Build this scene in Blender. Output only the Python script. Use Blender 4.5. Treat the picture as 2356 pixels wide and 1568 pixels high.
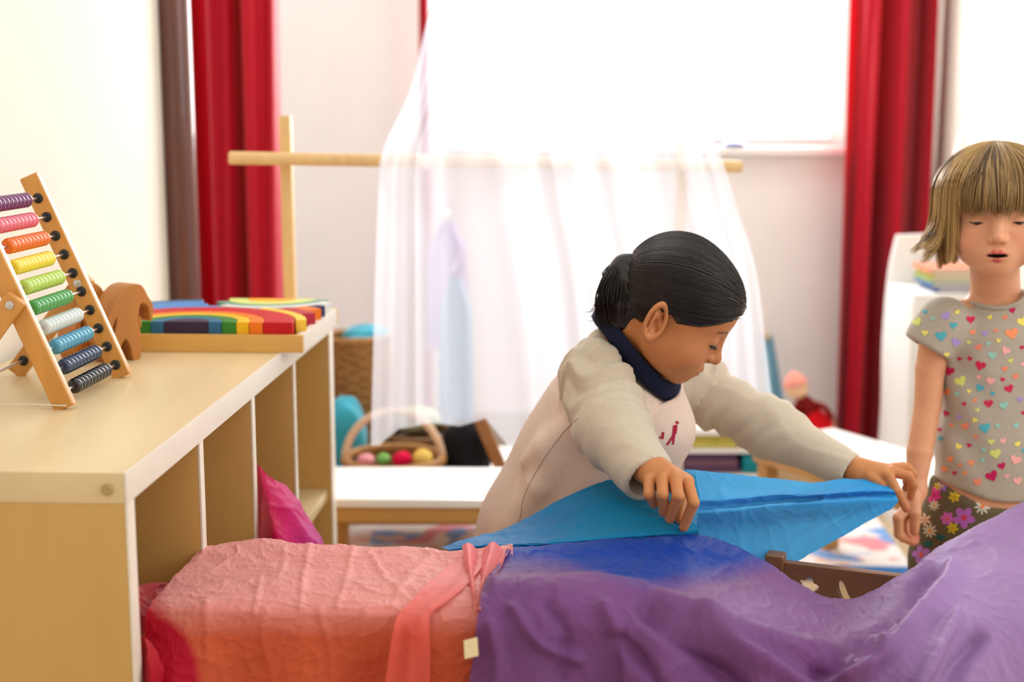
import bpy, bmesh, math, random
import numpy as np
from mathutils import Vector, Matrix
from mathutils.bvhtree import BVHTree

for _o in list(bpy.data.objects):
    bpy.data.objects.remove(_o)
COL = bpy.context.scene.collection
SC = bpy.context.scene
RNG = np.random.default_rng(7)

# ------------------------------------------------------------------ camera
FPX, HCAM = 3200.0, 1.05            # focal length in pixels of the 2356 wide frame, eye height
TH = math.atan(519 / FPX)           # pitch down
cam = bpy.data.cameras.new('camera')
cam.sensor_width = 36.0
cam.lens = 36.0 * FPX / 2356.0
cam.clip_start = 0.05
cam.dof.use_dof = True
cam.dof.focus_distance = 1.80
cam.dof.aperture_fstop = 2.8
cam_o = bpy.data.objects.new('camera', cam)
COL.objects.link(cam_o)
cam_o.location = (0, 0, HCAM)
cam_o.rotation_euler = (math.pi / 2 - TH, 0, 0)
SC.camera = cam_o

# ------------------------------------------------------------------ world, lights, exposure
w = bpy.data.worlds.new('world')
SC.world = w
w.use_nodes = True
w.node_tree.nodes['Background'].inputs[0].default_value = (0.985, 0.99, 1.0, 1)
w.node_tree.nodes['Background'].inputs[1].default_value = 0.98
SC.view_settings.view_transform = 'Standard'
SC.view_settings.look = 'None'
SC.view_settings.exposure = 0.30
SC.view_settings.gamma = 1.0
SC.view_settings.use_curve_mapping = False


def area(name, loc, target, sx, sy, power, col):
    l = bpy.data.lights.new(name, 'AREA')
    l.shape = 'RECTANGLE'; l.size = sx; l.size_y = sy; l.energy = power; l.color = col
    o = bpy.data.objects.new(name, l); COL.objects.link(o)
    o.location = loc
    o.rotation_euler = (Vector(target) - Vector(loc)).to_track_quat('-Z', 'Y').to_euler()
    return o


area('daylight_back_window', (0.621, 4.42, 1.56), (0.411, 0.42, 1.56), 1.42, 1.30, 85, (1, 0.985, 0.97))
area('fill_light_back', (0.15, 3.4, 2.4), (0.15, 3.9, 0.6), 1.2, .5, 7, (1, 0.97, 0.93))  # unseen fill light added to brighten the back of the room
area('daylight_side_window', (2.3, 0.9, 1.7), (-0.3, 1.7, 0.55), 1.5, 1.4, 17, (1, 0.95, 0.88))


# ------------------------------------------------------------------ helpers: picture frame to world
def P(px, py, Y):
    cx = (px - 1178) / FPX; cy = (784 - py) / FPX
    d = np.array([cx, math.cos(TH) + cy * math.sin(TH), -math.sin(TH) + cy * math.cos(TH)])
    return np.array([0, 0, HCAM]) + d * (Y / d[1])


def PZ(px, py, z):
    d = P(px, py, 1.0) - np.array([0, 0, HCAM])
    return np.array([0, 0, HCAM]) + d * ((z - HCAM) / d[2])


# ------------------------------------------------------------------ helpers: materials
def lin(r, g, b):
    return tuple(((c / 255) / 12.92 if c / 255 <= 0.04045 else ((c / 255 + 0.055) / 1.055) ** 2.4) for c in (r, g, b))


_M = {}


def mat(name, rgb, rough=0.6, spec=0.5, noise=0.0, nscale=40.0, stretch=(1, 1, 1), bump=0.0, bscale=200.0,
        rgb2=None, sheen=0.0, attr=None, sss=0.0, transl=0.0, coat=0.0, metal=0.0, alpha=1.0):
    """Procedural principled material: colour mixed by stretched noise, bump noise, optional colour attribute."""
    if name in _M:
        return _M[name]
    m = bpy.data.materials.new(name); m.use_nodes = True
    nt = m.node_tree; N = nt.nodes; L = nt.links
    b = N['Principled BSDF']; out = N['Material Output']
    b.inputs['Roughness'].default_value = rough
    b.inputs['Specular IOR Level'].default_value = spec
    b.inputs['Metallic'].default_value = metal
    b.inputs['Coat Weight'].default_value = coat
    if sheen:
        b.inputs['Sheen Weight'].default_value = sheen
        b.inputs['Sheen Roughness'].default_value = 0.4
    c1 = (*lin(*rgb), 1)
    tc = N.new('ShaderNodeTexCoord'); mp = N.new('ShaderNodeMapping')
    mp.inputs['Scale'].default_value = stretch
    L.new(tc.outputs['Object'], mp.inputs['Vector'])
    colsock = None
    if attr:
        a = N.new('ShaderNodeAttribute'); a.attribute_name = attr
        colsock = a.outputs['Color']
    if noise > 0 or rgb2:
        n = N.new('ShaderNodeTexNoise'); n.inputs['Scale'].default_value = nscale; n.inputs['Detail'].default_value = 4
        L.new(mp.outputs['Vector'], n.inputs['Vector'])
        mx = N.new('ShaderNodeMix'); mx.data_type = 'RGBA'
        rp = N.new('ShaderNodeMapRange'); rp.inputs[1].default_value = 0.35; rp.inputs[2].default_value = 0.65
        L.new(n.outputs['Fac'], rp.inputs[0]); L.new(rp.outputs[0], mx.inputs['Factor'])
        if colsock is not None:
            hs = N.new('ShaderNodeHueSaturation'); hs.inputs['Value'].default_value = 1 - noise
            L.new(colsock, hs.inputs['Color']); L.new(colsock, mx.inputs['A']); L.new(hs.outputs[0], mx.inputs['B'])
        else:
            c2 = (*lin(*rgb2), 1) if rgb2 else tuple(x * (1 - noise) for x in c1[:3]) + (1,)
            mx.inputs['A'].default_value = c1; mx.inputs['B'].default_value = c2
        colsock = mx.outputs['Result']
    if colsock is not None:
        L.new(colsock, b.inputs['Base Color'])
    else:
        b.inputs['Base Color'].default_value = c1
    if sss:
        b.inputs['Subsurface Weight'].default_value = sss
        b.inputs['Subsurface Radius'].default_value = (0.012, 0.005, 0.003)
        b.inputs['Subsurface Scale'].default_value = 0.6
    if bump:
        n2 = N.new('ShaderNodeTexNoise'); n2.inputs['Scale'].default_value = bscale; n2.inputs['Detail'].default_value = 3
        L.new(mp.outputs['Vector'], n2.inputs['Vector'])
        bp = N.new('ShaderNodeBump'); bp.inputs['Strength'].default_value = bump; bp.inputs['Distance'].default_value = 0.002
        L.new(n2.outputs['Fac'], bp.inputs['Height']); L.new(bp.outputs[0], b.inputs['Normal'])
    if transl:
        t = N.new('ShaderNodeBsdfTranslucent'); ms = N.new('ShaderNodeMixShader'); ms.inputs[0].default_value = transl
        if colsock is not None: L.new(colsock, t.inputs['Color'])
        else: t.inputs['Color'].default_value = c1
        L.new(b.outputs[0], ms.inputs[1]); L.new(t.outputs[0], ms.inputs[2]); L.new(ms.outputs[0], out.inputs['Surface'])
    if alpha < 1:
        last = out.inputs['Surface'].links[0].from_socket
        tr = N.new('ShaderNodeBsdfTransparent'); ms = N.new('ShaderNodeMixShader'); ms.inputs[0].default_value = alpha
        L.new(tr.outputs[0], ms.inputs[1]); L.new(last, ms.inputs[2]); L.new(ms.outputs[0], out.inputs['Surface'])
    _M[name] = m
    return m


# ------------------------------------------------------------------ helpers: objects
ORG = {}


def tag(o, label=None, cat=None, group=None, kind=None):
    if label: o['label'] = label
    if cat: o['category'] = cat
    if group: o['group'] = group
    if kind: o['kind'] = kind
    return o


def thing(name, label, cat, loc, group=None, kind=None):
    o = bpy.data.objects.new(name, None); COL.objects.link(o)
    o.empty_display_size = 0.05
    o.location = [float(x) for x in loc]
    ORG[o.name] = np.array(loc, float)
    return tag(o, label, cat, group, kind)


def mk(name, VF, m, parent=None, smooth=True, loc=None, cols=None, label=None, cat=None, group=None, kind=None, angle=40):
    V, F = VF
    V = np.asarray(V, float)
    if parent is not None:
        org = ORG[parent.name]; rel = np.zeros(3)
    else:
        if loc is None:
            loc = np.array([(V[:, 0].min() + V[:, 0].max()) / 2, (V[:, 1].min() + V[:, 1].max()) / 2, V[:, 2].min()])
        org = np.array(loc, float); rel = org
    me = bpy.data.meshes.new(name)
    if isinstance(F, np.ndarray):
        k = F.shape[1]
        me.vertices.add(len(V)); me.vertices.foreach_set('co', (V - org).astype(np.float32).ravel())
        me.loops.add(F.size); me.loops.foreach_set('vertex_index', F.astype(np.int32).ravel())
        me.polygons.add(len(F)); me.polygons.foreach_set('loop_start', np.arange(len(F), dtype=np.int32) * k)
        me.update(calc_edges=True); me.validate()
    else:
        me.from_pydata((V - org).tolist(), [], F); me.update()
    if cols is not None:
        a = me.color_attributes.new('col', 'FLOAT_COLOR', 'POINT')
        c4 = np.ones((len(V), 4), np.float32); c4[:, :3] = cols
        a.data.foreach_set('color', c4.ravel())
    if smooth:
        me.polygons.foreach_set('use_smooth', np.ones(len(me.polygons), bool))
        if angle < 180:
            bm = bmesh.new(); bm.from_mesh(me)
            lim = math.radians(angle)
            for e in bm.edges:
                if len(e.link_faces) == 2 and e.calc_face_angle(0) > lim: e.smooth = False
            bm.to_mesh(me); bm.free()
    me.materials.append(m)
    o = bpy.data.objects.new(name, me); COL.objects.link(o)
    o.location = rel.tolist()
    if parent is not None: o.parent = parent
    ORG[o.name] = org
    return tag(o, label, cat, group, kind)


# ------------------------------------------------------------------ helpers: shapes -> (verts, faces)
def join(*parts):
    V, F, n = [], [], 0
    for v, f in parts:
        v = np.asarray(v, float); V.append(v)
        F += [[i + n for i in (q.tolist() if isinstance(q, np.ndarray) else q)] for q in f]; n += len(v)
    return np.vstack(V), F


def fromb(bm):
    bm.normal_update()
    V = np.array([v.co[:] for v in bm.verts]); F = [[v.index for v in f.verts] for f in bm.faces]
    bm.free()
    return V, F


Z3 = np.array([0, 0, 1.0]); X3 = np.array([1.0, 0, 0]); Y3 = np.array([0, 1.0, 0])


def nrm(v):
    v = np.asarray(v, float); return v / np.linalg.norm(v)


def box(o, U, Vv, W, a, b, c, bev=0.0, seg=2):
    """box spanned in a frame (o; U,V,W) over ranges a,b,c with optional bevelled edges"""
    bm = bmesh.new(); vs = []
    for i in a:
        for j in b:
            for k in c:
                vs.append(bm.verts.new((i, j, k)))
    for q in ((0, 1, 3, 2), (4, 6, 7, 5), (0, 4, 5, 1), (2, 3, 7, 6), (0, 2, 6, 4), (1, 5, 7, 3)):
        bm.faces.new([vs[i] for i in q])
    bmesh.ops.recalc_face_normals(bm, faces=bm.faces)
    if bev > 0:
        bmesh.ops.bevel(bm, geom=list(bm.edges), offset=bev, segments=seg, profile=0.7, affect='EDGES')
    bm.verts.index_update()
    V, F = fromb(bm)
    M = np.array([U, Vv, W], float)
    return V @ M + np.asarray(o, float), F


def frames(path):
    p = np.asarray(path, float); t = np.gradient(p, axis=0); t /= np.linalg.norm(t, axis=1)[:, None] + 1e-12
    up = np.array([0, 0, 1.0]) if abs(t[0][2]) < 0.9 else np.array([1.0, 0, 0])
    A, B = [], []
    a = nrm(np.cross(up, t[0]))
    for i in range(len(p)):
        a = a - t[i] * (a @ t[i]); a = nrm(a)
        A.append(a); B.append(np.cross(t[i], a))
    return p, t, np.array(A), np.array(B)


def tube(path, r, n=10, caps=True, flat=1.0, closed=False):
    p, t, A, B = frames(path); m = len(p)
    r = np.broadcast_to(np.asarray(r, float), (m,))
    th = np.linspace(0, 2 * math.pi, n, endpoint=False)
    V = (p[:, None, :] + r[:, None, None] * (np.cos(th)[None, :, None] * A[:, None, :] + flat * np.sin(th)[None, :, None] * B[:, None, :])).reshape(-1, 3)
    F = []
    for i in range(m if closed else m - 1):
        i2 = (i + 1) % m
        for j in range(n):
            k = (j + 1) % n
            F.append([i * n + j, i * n + k, i2 * n + k, i2 * n + j])
    if caps and not closed:
        F.append(list(range(n))[::-1]); F.append([(m - 1) * n + j for j in range(n)])
    return V, F


def rod(a, b, r, n=14, bev=0.002):
    a = np.asarray(a, float); b = np.asarray(b, float); d = nrm(b - a)
    return tube([a, a + d * 1e-4, a + d * bev, b - d * bev, b - d * 1e-4, b], [r - bev, r - bev * .9, r, r, r - bev * .9, r - bev], n)


def lathe(o, ax, prof, n=24):
    """prof: list of (radius, height) along axis ax"""
    ax = nrm(ax); a = nrm(np.cross(ax, X3 if abs(ax[0]) < 0.9 else Y3)); b = np.cross(ax, a)
    th = np.linspace(0, 2 * math.pi, n, endpoint=False)
    V = []; F = []
    for r, h in prof:
        V += [np.asarray(o) + ax * h + r * (math.cos(x) * a + math.sin(x) * b) for x in th]
    m = len(prof)
    for i in range(m - 1):
        for j in range(n):
            k = (j + 1) % n
            F.append([i * n + j, i * n + k, (i + 1) * n + k, (i + 1) * n + j])
    F.append([j for j in range(n)][::-1]); F.append([(m - 1) * n + j for j in range(n)])
    return np.array(V), F


def plate(outline, o, U, Vv, W, thick, holes=(), bev=0.0):
    """extruded flat shape (with holes) in the plane U,V; thickness along W"""
    cu = bpy.data.curves.new('tmp', 'CURVE'); cu.dimensions = '2D'; cu.fill_mode = 'BOTH'
    cu.extrude = thick / 2 - bev; cu.bevel_depth = bev; cu.bevel_resolution = 1; cu.offset = -bev
    for pts in (outline,) + tuple(holes):
        s = cu.splines.new('POLY'); s.points.add(len(pts) - 1); s.use_cyclic_u = True
        for i, (x, y) in enumerate(pts): s.points[i].co = (x, y, 0, 1)
    ob = bpy.data.objects.new('tmp', cu); COL.objects.link(ob)
    dg = bpy.context.evaluated_depsgraph_get()
    me = bpy.data.meshes.new_from_object(ob.evaluated_get(dg))
    V = np.array([v.co[:] for v in me.vertices]); F = [list(p.vertices) for p in me.polygons]
    bpy.data.objects.remove(ob); bpy.data.curves.remove(cu); bpy.data.meshes.remove(me)
    return V @ np.array([U, Vv, W], float) + np.asarray(o, float), F


def smooth_loop(pts, n=6):
    """closed Catmull-Rom through pts"""
    p = np.asarray(pts, float); m = len(p); out = []
    for i in range(m):
        a, b, c, d = p[i - 1], p[i], p[(i + 1) % m], p[(i + 2) % m]
        for k in range(n):
            t = k / n
            out.append(0.5 * (2 * b + (c - a) * t + (2 * a - 5 * b + 4 * c - d) * t * t + (3 * b - a - 3 * c + d) * t ** 3))
    return np.array(out)


def crspline(p, n):
    """open Catmull-Rom along axis 0, n samples"""
    p = np.asarray(p, float); m = len(p)
    q = np.concatenate([(2 * p[0] - p[1])[None], p, (2 * p[-1] - p[-2])[None]])
    s = np.linspace(0, m - 1, n); i = np.minimum(s.astype(int), m - 2); t = (s - i).reshape((-1,) + (1,) * (p.ndim - 1))
    a, b, c, d = q[i], q[i + 1], q[i + 2], q[i + 3]
    return 0.5 * (2 * b + (c - a) * t + (2 * a - 5 * b + 4 * c - d) * t * t + (3 * b - a - 3 * c + d) * t ** 3)


def patch(ctrl, nu, nv):
    """smooth surface through a control grid [rows][cols][k] -> samples (nu,nv,k)"""
    c = np.asarray(ctrl, float)
    c = crspline(c, nu)
    return np.swapaxes(crspline(np.swapaxes(c, 0, 1), nv), 0, 1)


def gridfaces(nu, nv, off=0):
    i, j = np.meshgrid(np.arange(nu - 1), np.arange(nv - 1), indexing='ij')
    a = (i * nv + j).ravel() + off
    return np.stack([a, a + 1, a + nv + 1, a + nv], 1)


def gnormals(G):
    du = np.gradient(G, axis=0); dv = np.gradient(G, axis=1)
    n = np.cross(du, dv); return n / (np.linalg.norm(n, axis=2)[..., None] + 1e-12)


def snoise(p, scale, seed=0, octs=3):
    """smooth sum-of-sines noise, about -1..1"""
    r = np.random.default_rng(seed); p = np.asarray(p, float); out = 0; amp = 1; tot = 0
    for o in range(octs):
        s = 0
        for k in range(5):
            d = r.normal(size=3); d /= np.linalg.norm(d)
            s = s + np.sin((p @ d) * scale * (1 + .5 * r.random()) * 6.283 + r.random() * 6.283 + 1.1 * np.sin((p @ np.roll(d, 1)) * scale * 4.1 + k))
        out = out + amp * s / 3; tot += amp; amp *= .5; scale *= 2.05
    return out / tot


def crease(p, scale, seed=0, octs=2):
    """ridged crease pattern 0..1, narrow ridges"""
    out = 0; tot = 0; amp = 1
    for o in range(octs):
        n = snoise(p, scale, seed + 31 * o, 1)
        out = out + amp * np.clip(1 - 2.2 * np.abs(n), 0, 1) ** 1.5; tot += amp; amp *= .6; scale *= 1.9
    return out / tot

# ================================================================== the room
YAW = math.radians(3.0)
U = np.array([math.sin(YAW), math.cos(YAW), 0])      # depth direction of the room
NR = np.array([math.cos(YAW), -math.sin(YAW), 0])    # to the right


def R(a, b, z):
    return NR * a + U * b + Z3 * z


def RW(px, py, b):
    """picture point on the plane at room depth b"""
    d = P(px, py, 1.0) - np.array([0, 0, HCAM]); return np.array([0, 0, HCAM]) + d * (b / (d @ U))


wall_m = mat('wall_cream', (228, 221, 207), .85, .2, noise=.03, nscale=6, bump=.12, bscale=300)
wall_w = mat('wall_white', (242, 240, 237), .85, .2, noise=.03, nscale=5, bump=.12, bscale=300)
floor_m = mat('floor_wood', (205, 180, 140), .45, .4, noise=.25, nscale=14, stretch=(6, 1, 1), bump=.05, bscale=80)
white_p = mat('white_paint', (244, 243, 240), .45, .4, noise=.02, nscale=20)
ORI = np.zeros(3)


def rbox(a, b, c, bev=0.0):
    return box(ORI, NR, U, Z3, a, b, c, bev)


mk('floor', rbox((-1.6, 2.6), (-1.5, 4.4), (-.05, 0)), floor_m, smooth=False, kind='structure')
mk('wall_left', rbox((-.98, -.88), (-.6, 2.90), (0, 2.45)), wall_m, smooth=False, kind='structure')
mk('wall_alcove', join(rbox((-1.4, -.98), (2.80, 2.90), (0, 2.45)), rbox((-1.5, -1.4), (2.80, 4.25), (0, 2.45))), wall_w, smooth=False, kind='structure')
BW = 4.25
wl, wr_ = RW(992, 335, BW) @ NR, RW(1950, 335, BW) @ NR
wz0 = RW(1700, 337, BW)[2]; wz1 = 2.15
mk('wall_back', join(rbox((-1.5, wl), (BW, BW + .14), (0, 2.45)), rbox((wr_, 1.2), (BW, BW + .14), (0, 2.45)),
                     rbox((wl, wr_), (BW, BW + .14), (0, wz0)), rbox((wl, wr_), (BW, BW + .14), (wz1, 2.45))), wall_w, smooth=False, kind='structure')
mk('wall_front', rbox((-.98, 2.6), (-.8, -.7), (0, 2.45)), wall_m, smooth=False, kind='structure')
mk('wall_right', rbox((1.02, 1.12), (2.5, BW), (0, 2.45)), wall_m, smooth=False, kind='structure')
mk('trim_2', rbox((-.88, 1.02), (2.66, 2.74), (2.38, 2.45), .005), mat('beam_wood', (200, 160, 104), .5, .4, noise=.15, nscale=10, stretch=(.3, 2, 2)), kind='structure')
mk('baseboard_back', rbox((-1.4, 1.06), (BW - .016, BW), (0, .135), .003), mat('greige_paint', (188, 182, 168), .5, .4, noise=.04), kind='structure')
mk('baseboard_right', rbox((1.005, 1.02), (2.5, BW - .016), (0, .135), .003), _M['greige_paint'], kind='structure')
# dark wooden post at the end of the left wall
pc = P(420, 600, 2.96)
mk('trim_1', tube([(pc[0], pc[1], 0), (pc[0], pc[1], 1.2), (pc[0], pc[1], 2.45)], .036, 24),
   mat('post_wood', (98, 48, 34), .3, .5, noise=.3, nscale=10, stretch=(8, 8, .6), coat=.4), kind='structure')

# window in the back wall
win = thing('window_1', 'tall bright window in the white back wall', None, R((wl + wr_) / 2, BW + .08, wz0), kind='structure')
fw = .05
for a0, a1, z0, z1 in ((wl, wl + fw, wz0, wz1), (wr_ - fw, wr_, wz0, wz1), (wl + fw, wr_ - fw, wz0, wz0 + .03), (wl + fw, wr_ - fw, wz1 - fw, wz1)):
    mk('window_frame', rbox((a0, a1), (BW + .05, BW + .11), (z0, z1), .004), white_p, win)
mid = (wl + wr_) / 2
mk('window_mullion', rbox((mid - .022, mid + .022), (BW + .055, BW + .105), (wz0 + .03, wz1 - fw), .004), white_p, win)
glass = bpy.data.materials.new('window_glass'); glass.use_nodes = True
_n = glass.node_tree.nodes; _l = glass.node_tree.links
_t = _n.new('ShaderNodeBsdfTransparent'); _g = _n.new('ShaderNodeBsdfGlossy'); _g.inputs['Roughness'].default_value = .02
_x = _n.new('ShaderNodeMixShader'); _x.inputs[0].default_value = .06
_l.new(_t.outputs[0], _x.inputs[1]); _l.new(_g.outputs[0], _x.inputs[2]); _l.new(_x.outputs[0], _n['Material Output'].inputs['Surface'])
mk('window_pane', rbox((wl + fw, mid - .022), (BW + .078, BW + .082), (wz0 + .03, wz1 - fw)), glass, win, smooth=False)
mk('window_pane', rbox((mid + .022, wr_ - fw), (BW + .078, BW + .082), (wz0 + .03, wz1 - fw)), glass, win, smooth=False)
mk('window_sill', rbox((wl - .02, wr_ + .02), (BW - .05, BW + .05), (wz0 - .022, wz0), .005), white_p, win)
# small blue toy on the sill
q = RW(1690, 336, BW - .02); q[2] = wz0
mk('toy_boat', join(lathe(q, Z3, [(.001, 0), (.030, .001), (.036, .008), (.034, .012), (.024, .016), (.002, .019)], 18)),
   mat('blue_toy', (40, 62, 160), .4), label='tiny dark blue toy on the window sill', cat='toy')


# ================================================================== curtains
def curtain(name, x0, x1, Y, ztop, zbot, folds, amp, m, label, seed, taper=0.0, x0b=None, x1b=None):
    nu, nv = 60, 220
    z = np.linspace(ztop, zbot, nu)[:, None]; s = np.linspace(0, 1, nv)[None, :]
    t = (ztop - z) / (ztop - zbot)
    xa = x0 + ((x0b if x0b is not None else x0) - x0) * t; xb = x1 + ((x1b if x1b is not None else x1) - x1) * t
    ph = s * folds * 2 * math.pi + .5 * np.sin(3 * s * 6 + seed) + .5 * np.sin(t * 2.2 + s * 9 + seed)
    yy = Y + amp * np.sin(ph) * (.8 + .4 * np.sin(s * 11 + seed)) + .012 * np.sin(ph * 2.3 + seed + t * 3)
    xx = xa + (xb - xa) * (s + .018 * np.cos(ph)) + 0 * z
    G = np.stack([xx, yy + 0 * z, z + 0 * s], 2)
    V = G.reshape(-1, 3)
    Fq = gridfaces(nu, nv)
    o = mk(name, (V, Fq), m, angle=180, label=label, cat='curtain', group='red window curtains')
    md = o.modifiers.new('thickness', 'SOLIDIFY'); md.thickness = .003
    return o


red_m = mat('red_curtain', (210, 0, 42), .5, .4, sheen=.3, noise=.06, nscale=60, bump=.2, bscale=900, transl=.34)
cy = 3.32
curtain('curtain', P(428, 300, cy)[0], P(654, 300, cy)[0], cy, 2.4, .03, 2.1, .065, red_m, 'red curtain hanging beside the dark post behind the shelf unit', 1.0,
        x0b=P(438, 300, cy)[0], x1b=P(628, 300, cy)[0])
cy = 4.06
curtain('curtain', P(1942, 300, cy)[0], P(2130, 300, cy)[0], cy, 2.4, .05, 2.6, .07, red_m, 'red full length curtain at the right end of the window', 2.3)
cy = 4.13
curtain('curtain', P(966, 60, cy)[0], P(988, 60, cy)[0], cy, 2.4, .05, 1.2, .012, red_m, 'narrow red curtain half hidden behind the sheer white canopy', 4.0)
for x0, x1, yy, lab in ((-.92, -.45, 3.32, 'white curtain rail above the red curtain by the post'), (-.36, 1.21, 4.10, 'long white curtain rail above the window')):
    a = np.array([x0, yy, 2.41]); b = np.array([x1, yy, 2.41])
    mk('curtain_rail', rod(a, b, .012), white_p, label=lab, cat='curtain rail')

# ================================================================== rug
rug = bpy.data.materials.new('rug_pattern'); rug.use_nodes = True
_n = rug.node_tree.nodes; _l = rug.node_tree.links; _b = _n['Principled BSDF']; _b.inputs['Roughness'].default_value = .95
_tc = _n.new('ShaderNodeTexCoord')
base = None
prev = (*lin(240, 236, 234), 1); sock = None
for i, (c, sc, lo) in enumerate((((228, 150, 160), 9, .56), ((120, 165, 225), 7, .58), ((232, 190, 170), 14, .60))):
    n = _n.new('ShaderNodeTexNoise'); n.noise_dimensions = '4D'; n.inputs['W'].default_value = i * 7.3; n.inputs['Scale'].default_value = sc; n.inputs['Detail'].default_value = 1
    _l.new(_tc.outputs['Object'], n.inputs['Vector'])
    r_ = _n.new('ShaderNodeMapRange'); r_.inputs[1].default_value = lo; r_.inputs[2].default_value = lo + .04
    _l.new(n.outputs['Fac'], r_.inputs[0])
    mx = _n.new('ShaderNodeMix'); mx.data_type = 'RGBA'; _l.new(r_.outputs[0], mx.inputs['Factor'])
    if sock is None: mx.inputs['A'].default_value = prev
    else: _l.new(sock, mx.inputs['A'])
    mx.inputs['B'].default_value = (*lin(*c), 1); sock = mx.outputs['Result']
_l.new(sock, _b.inputs['Base Color'])
rg = thing('rug', 'white rug with soft pink and blue blotches and a blue border', 'rug', R(0, 3.6, 0))
mk('rug_field', rbox((-.95, .77), (3.16, 4.1), (.001, .012), .003), rug, rg)
mk('rug_border', rbox((-.95, .77), (3.09, 3.16), (.001, .013), .003), mat('rug_blue', (70, 130, 200), .95, .1, noise=.2, nscale=90), rg, label='blue border strip')

# ================================================================== shelf unit
HS = .686
maple = mat('maple_veneer', (208, 166, 96), .38, .45, noise=.13, nscale=7, stretch=(1.2, 1.2, .12), bump=.03, bscale=60)
maple_top = mat('maple_top', (224, 200, 154), .33, .45, noise=.09, nscale=7, stretch=(1.5, .2, 1), bump=.02, bscale=60)
edge_m = mat('lit_edging', (232, 222, 206), .35, .45, noise=.04, nscale=20)  # pale tint paints window light onto edges and sides facing right
SO = PZ(290, 1088, HS); SO[2] = 0
SL, SD, TP = 1.185, .395, .033
sh = thing('shelf_unit', 'long low maple shelf unit with open compartments along the left wall', 'shelf', SO + U * SL / 2 - NR * SD / 2)


def sbox(a, b, c, bev=.0015):           # a: from front plane backwards (0..SD), b: depth along room, c: height
    return box(SO, -NR, U, Z3, a, b, c, bev)


mk('top_board', sbox((.003, SD), (0, SL), (HS - TP, HS)), maple_top, sh)
mk('edge_strip', sbox((0, .003), (0, SL), (HS - TP, HS), .0008), edge_m, sh, label='front edging of the top board, paled as if window-lit')
for b0, b1 in ((0, .0225), (SL - .036, SL)):
    mk('side_panel', sbox((.003, SD), (b0, b1), (.05, HS - TP)), maple, sh)
    mk('edge_strip', sbox((0, .003), (b0, b1), (.05, HS - TP), .0008), edge_m, sh)
for c in (.2805, .5525, .836):
    mk('divider', sbox((.003, SD - .012), (c - .0085, c + .0085), (.09, HS - TP)), maple, sh)
    mk('edge_strip', sbox((0, .003), (c - .0085, c + .0085), (.09, HS - TP), .0008), edge_m, sh)
mk('back_panel', sbox((SD - .012, SD), (.0225, SL - .036), (.05, HS - TP)), maple, sh)
mk('bottom_board', sbox((.0, SD - .012), (.0225, SL - .036), (.07, .09)), maple, sh)
mk('plinth', sbox((.03, SD), (.0, SL), (0, .05)), maple, sh)
mk('inner_shelf', sbox((.01, SD - .012), (.8445, SL - .036), (.335, .355)), maple_top, sh)
mk('inner_shelf', sbox((.01, SD - .012), (.561, .8275), (.335, .355)), maple_top, sh)
sq = PZ(247, 1125, 0) * 0 + P(247, 1126, SO[1] - .001)
mk('screw_cover', lathe(sq + Y3 * .003, -U, [(.0001, 0), (.0062, 0), (.0062, .0035), (.005, .0045), (.0001, .0045)], 20), mat('screw_cap', (176, 150, 96), .4), sh)

# ================================================================== tray with wooden arch blocks
beech = mat('beech', (214, 158, 84), .4, .45, noise=.12, nscale=12, stretch=(1, .15, 1), bump=.03, bscale=120)
tray_m = mat('tray_wood', (220, 172, 92), .4, .45, noise=.1, nscale=12, stretch=(.3, 1, 1))
TF = PZ(697, 812, HS)                       # front right bottom corner
TW, TD, THT = .372, .312, .0275
ty = thing('wooden_tray', 'shallow wooden tray at the far end of the shelf unit', 'tray', TF - NR * TW / 2 + U * TD / 2)


def tbox(a, b, c, bev=.0015):
    return box(TF, -NR, U, Z3, a, b, c, bev)


mk('tray_base', tbox((.012, TW - .012), (.012, TD - .012), (.0005, .006), 0), tray_m, ty)
mk('tray_side', tbox((0, TW), (0, .012), (.0002, THT)), tray_m, ty)
mk('tray_side', tbox((0, TW), (TD - .012, TD), (.0002, THT)), tray_m, ty)
mk('tray_side', tbox((0, .012), (.012, TD - .012), (.0002, THT)), edge_m, ty)
mk('tray_side', tbox((TW - .012, TW), (.012, TD - .012), (.0002, THT)), tray_m, ty)
BC = dict(purple=(52, 38, 62), blue=(42, 104, 140), green=(52, 128, 38), yellow=(244, 186, 22), orange=(238, 120, 18), red=(196, 10, 22),
          crimson=(182, 40, 58), navy=(30, 36, 90), sky=(78, 134, 196), lime=(206, 214, 120), sea=(104, 152, 128), magenta=(198, 72, 120), amber=(248, 168, 10), white=(226, 226, 220), gold=(250, 206, 70))
TI = TF + Z3 * .0062 + U * .0135            # inner floor origin (right inner corner)
xA = (P(424, 760, TI[1]) - TI) @ (-NR)      # local offset of the first arch centre from the right side
TLW = TW - .013
BH = .0395


def block(poly, color, label, h=BH):
    """poly in local tray coords (distance left of right side, depth)"""
    pl = np.array(poly)
    if np.sum(pl[:, 0] * np.roll(pl[:, 1], -1) - np.roll(pl[:, 0], -1) * pl[:, 1]) < 0: pl = pl[::-1]
    V, F = plate([tuple(p) for p in pl], TI + Z3 * (h / 2 + .0003), -NR, U, Z3, h, bev=.0012)
    return mk('arch_block', (V, F), mat('block_' + color, BC[color], .55, .3, noise=.12, nscale=30), label=label, cat='block', group='rainbow blocks in the tray', angle=35)


B0 = np.array([xA - .075, .284]); RB = .118


def ring(cx, cy, r0, r1, t0, t1, flip=1):
    n = 26; t = np.linspace(t0, t1, n)
    o = np.stack([cx + r1 * np.cos(t), cy + flip * r1 * np.sin(t)], 1)
    i = np.stack([cx + r0 * np.cos(t[::-1]), cy + flip * r0 * np.sin(t[::-1])], 1)
    return np.vstack([o, i]) if r0 > 0 else o


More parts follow.
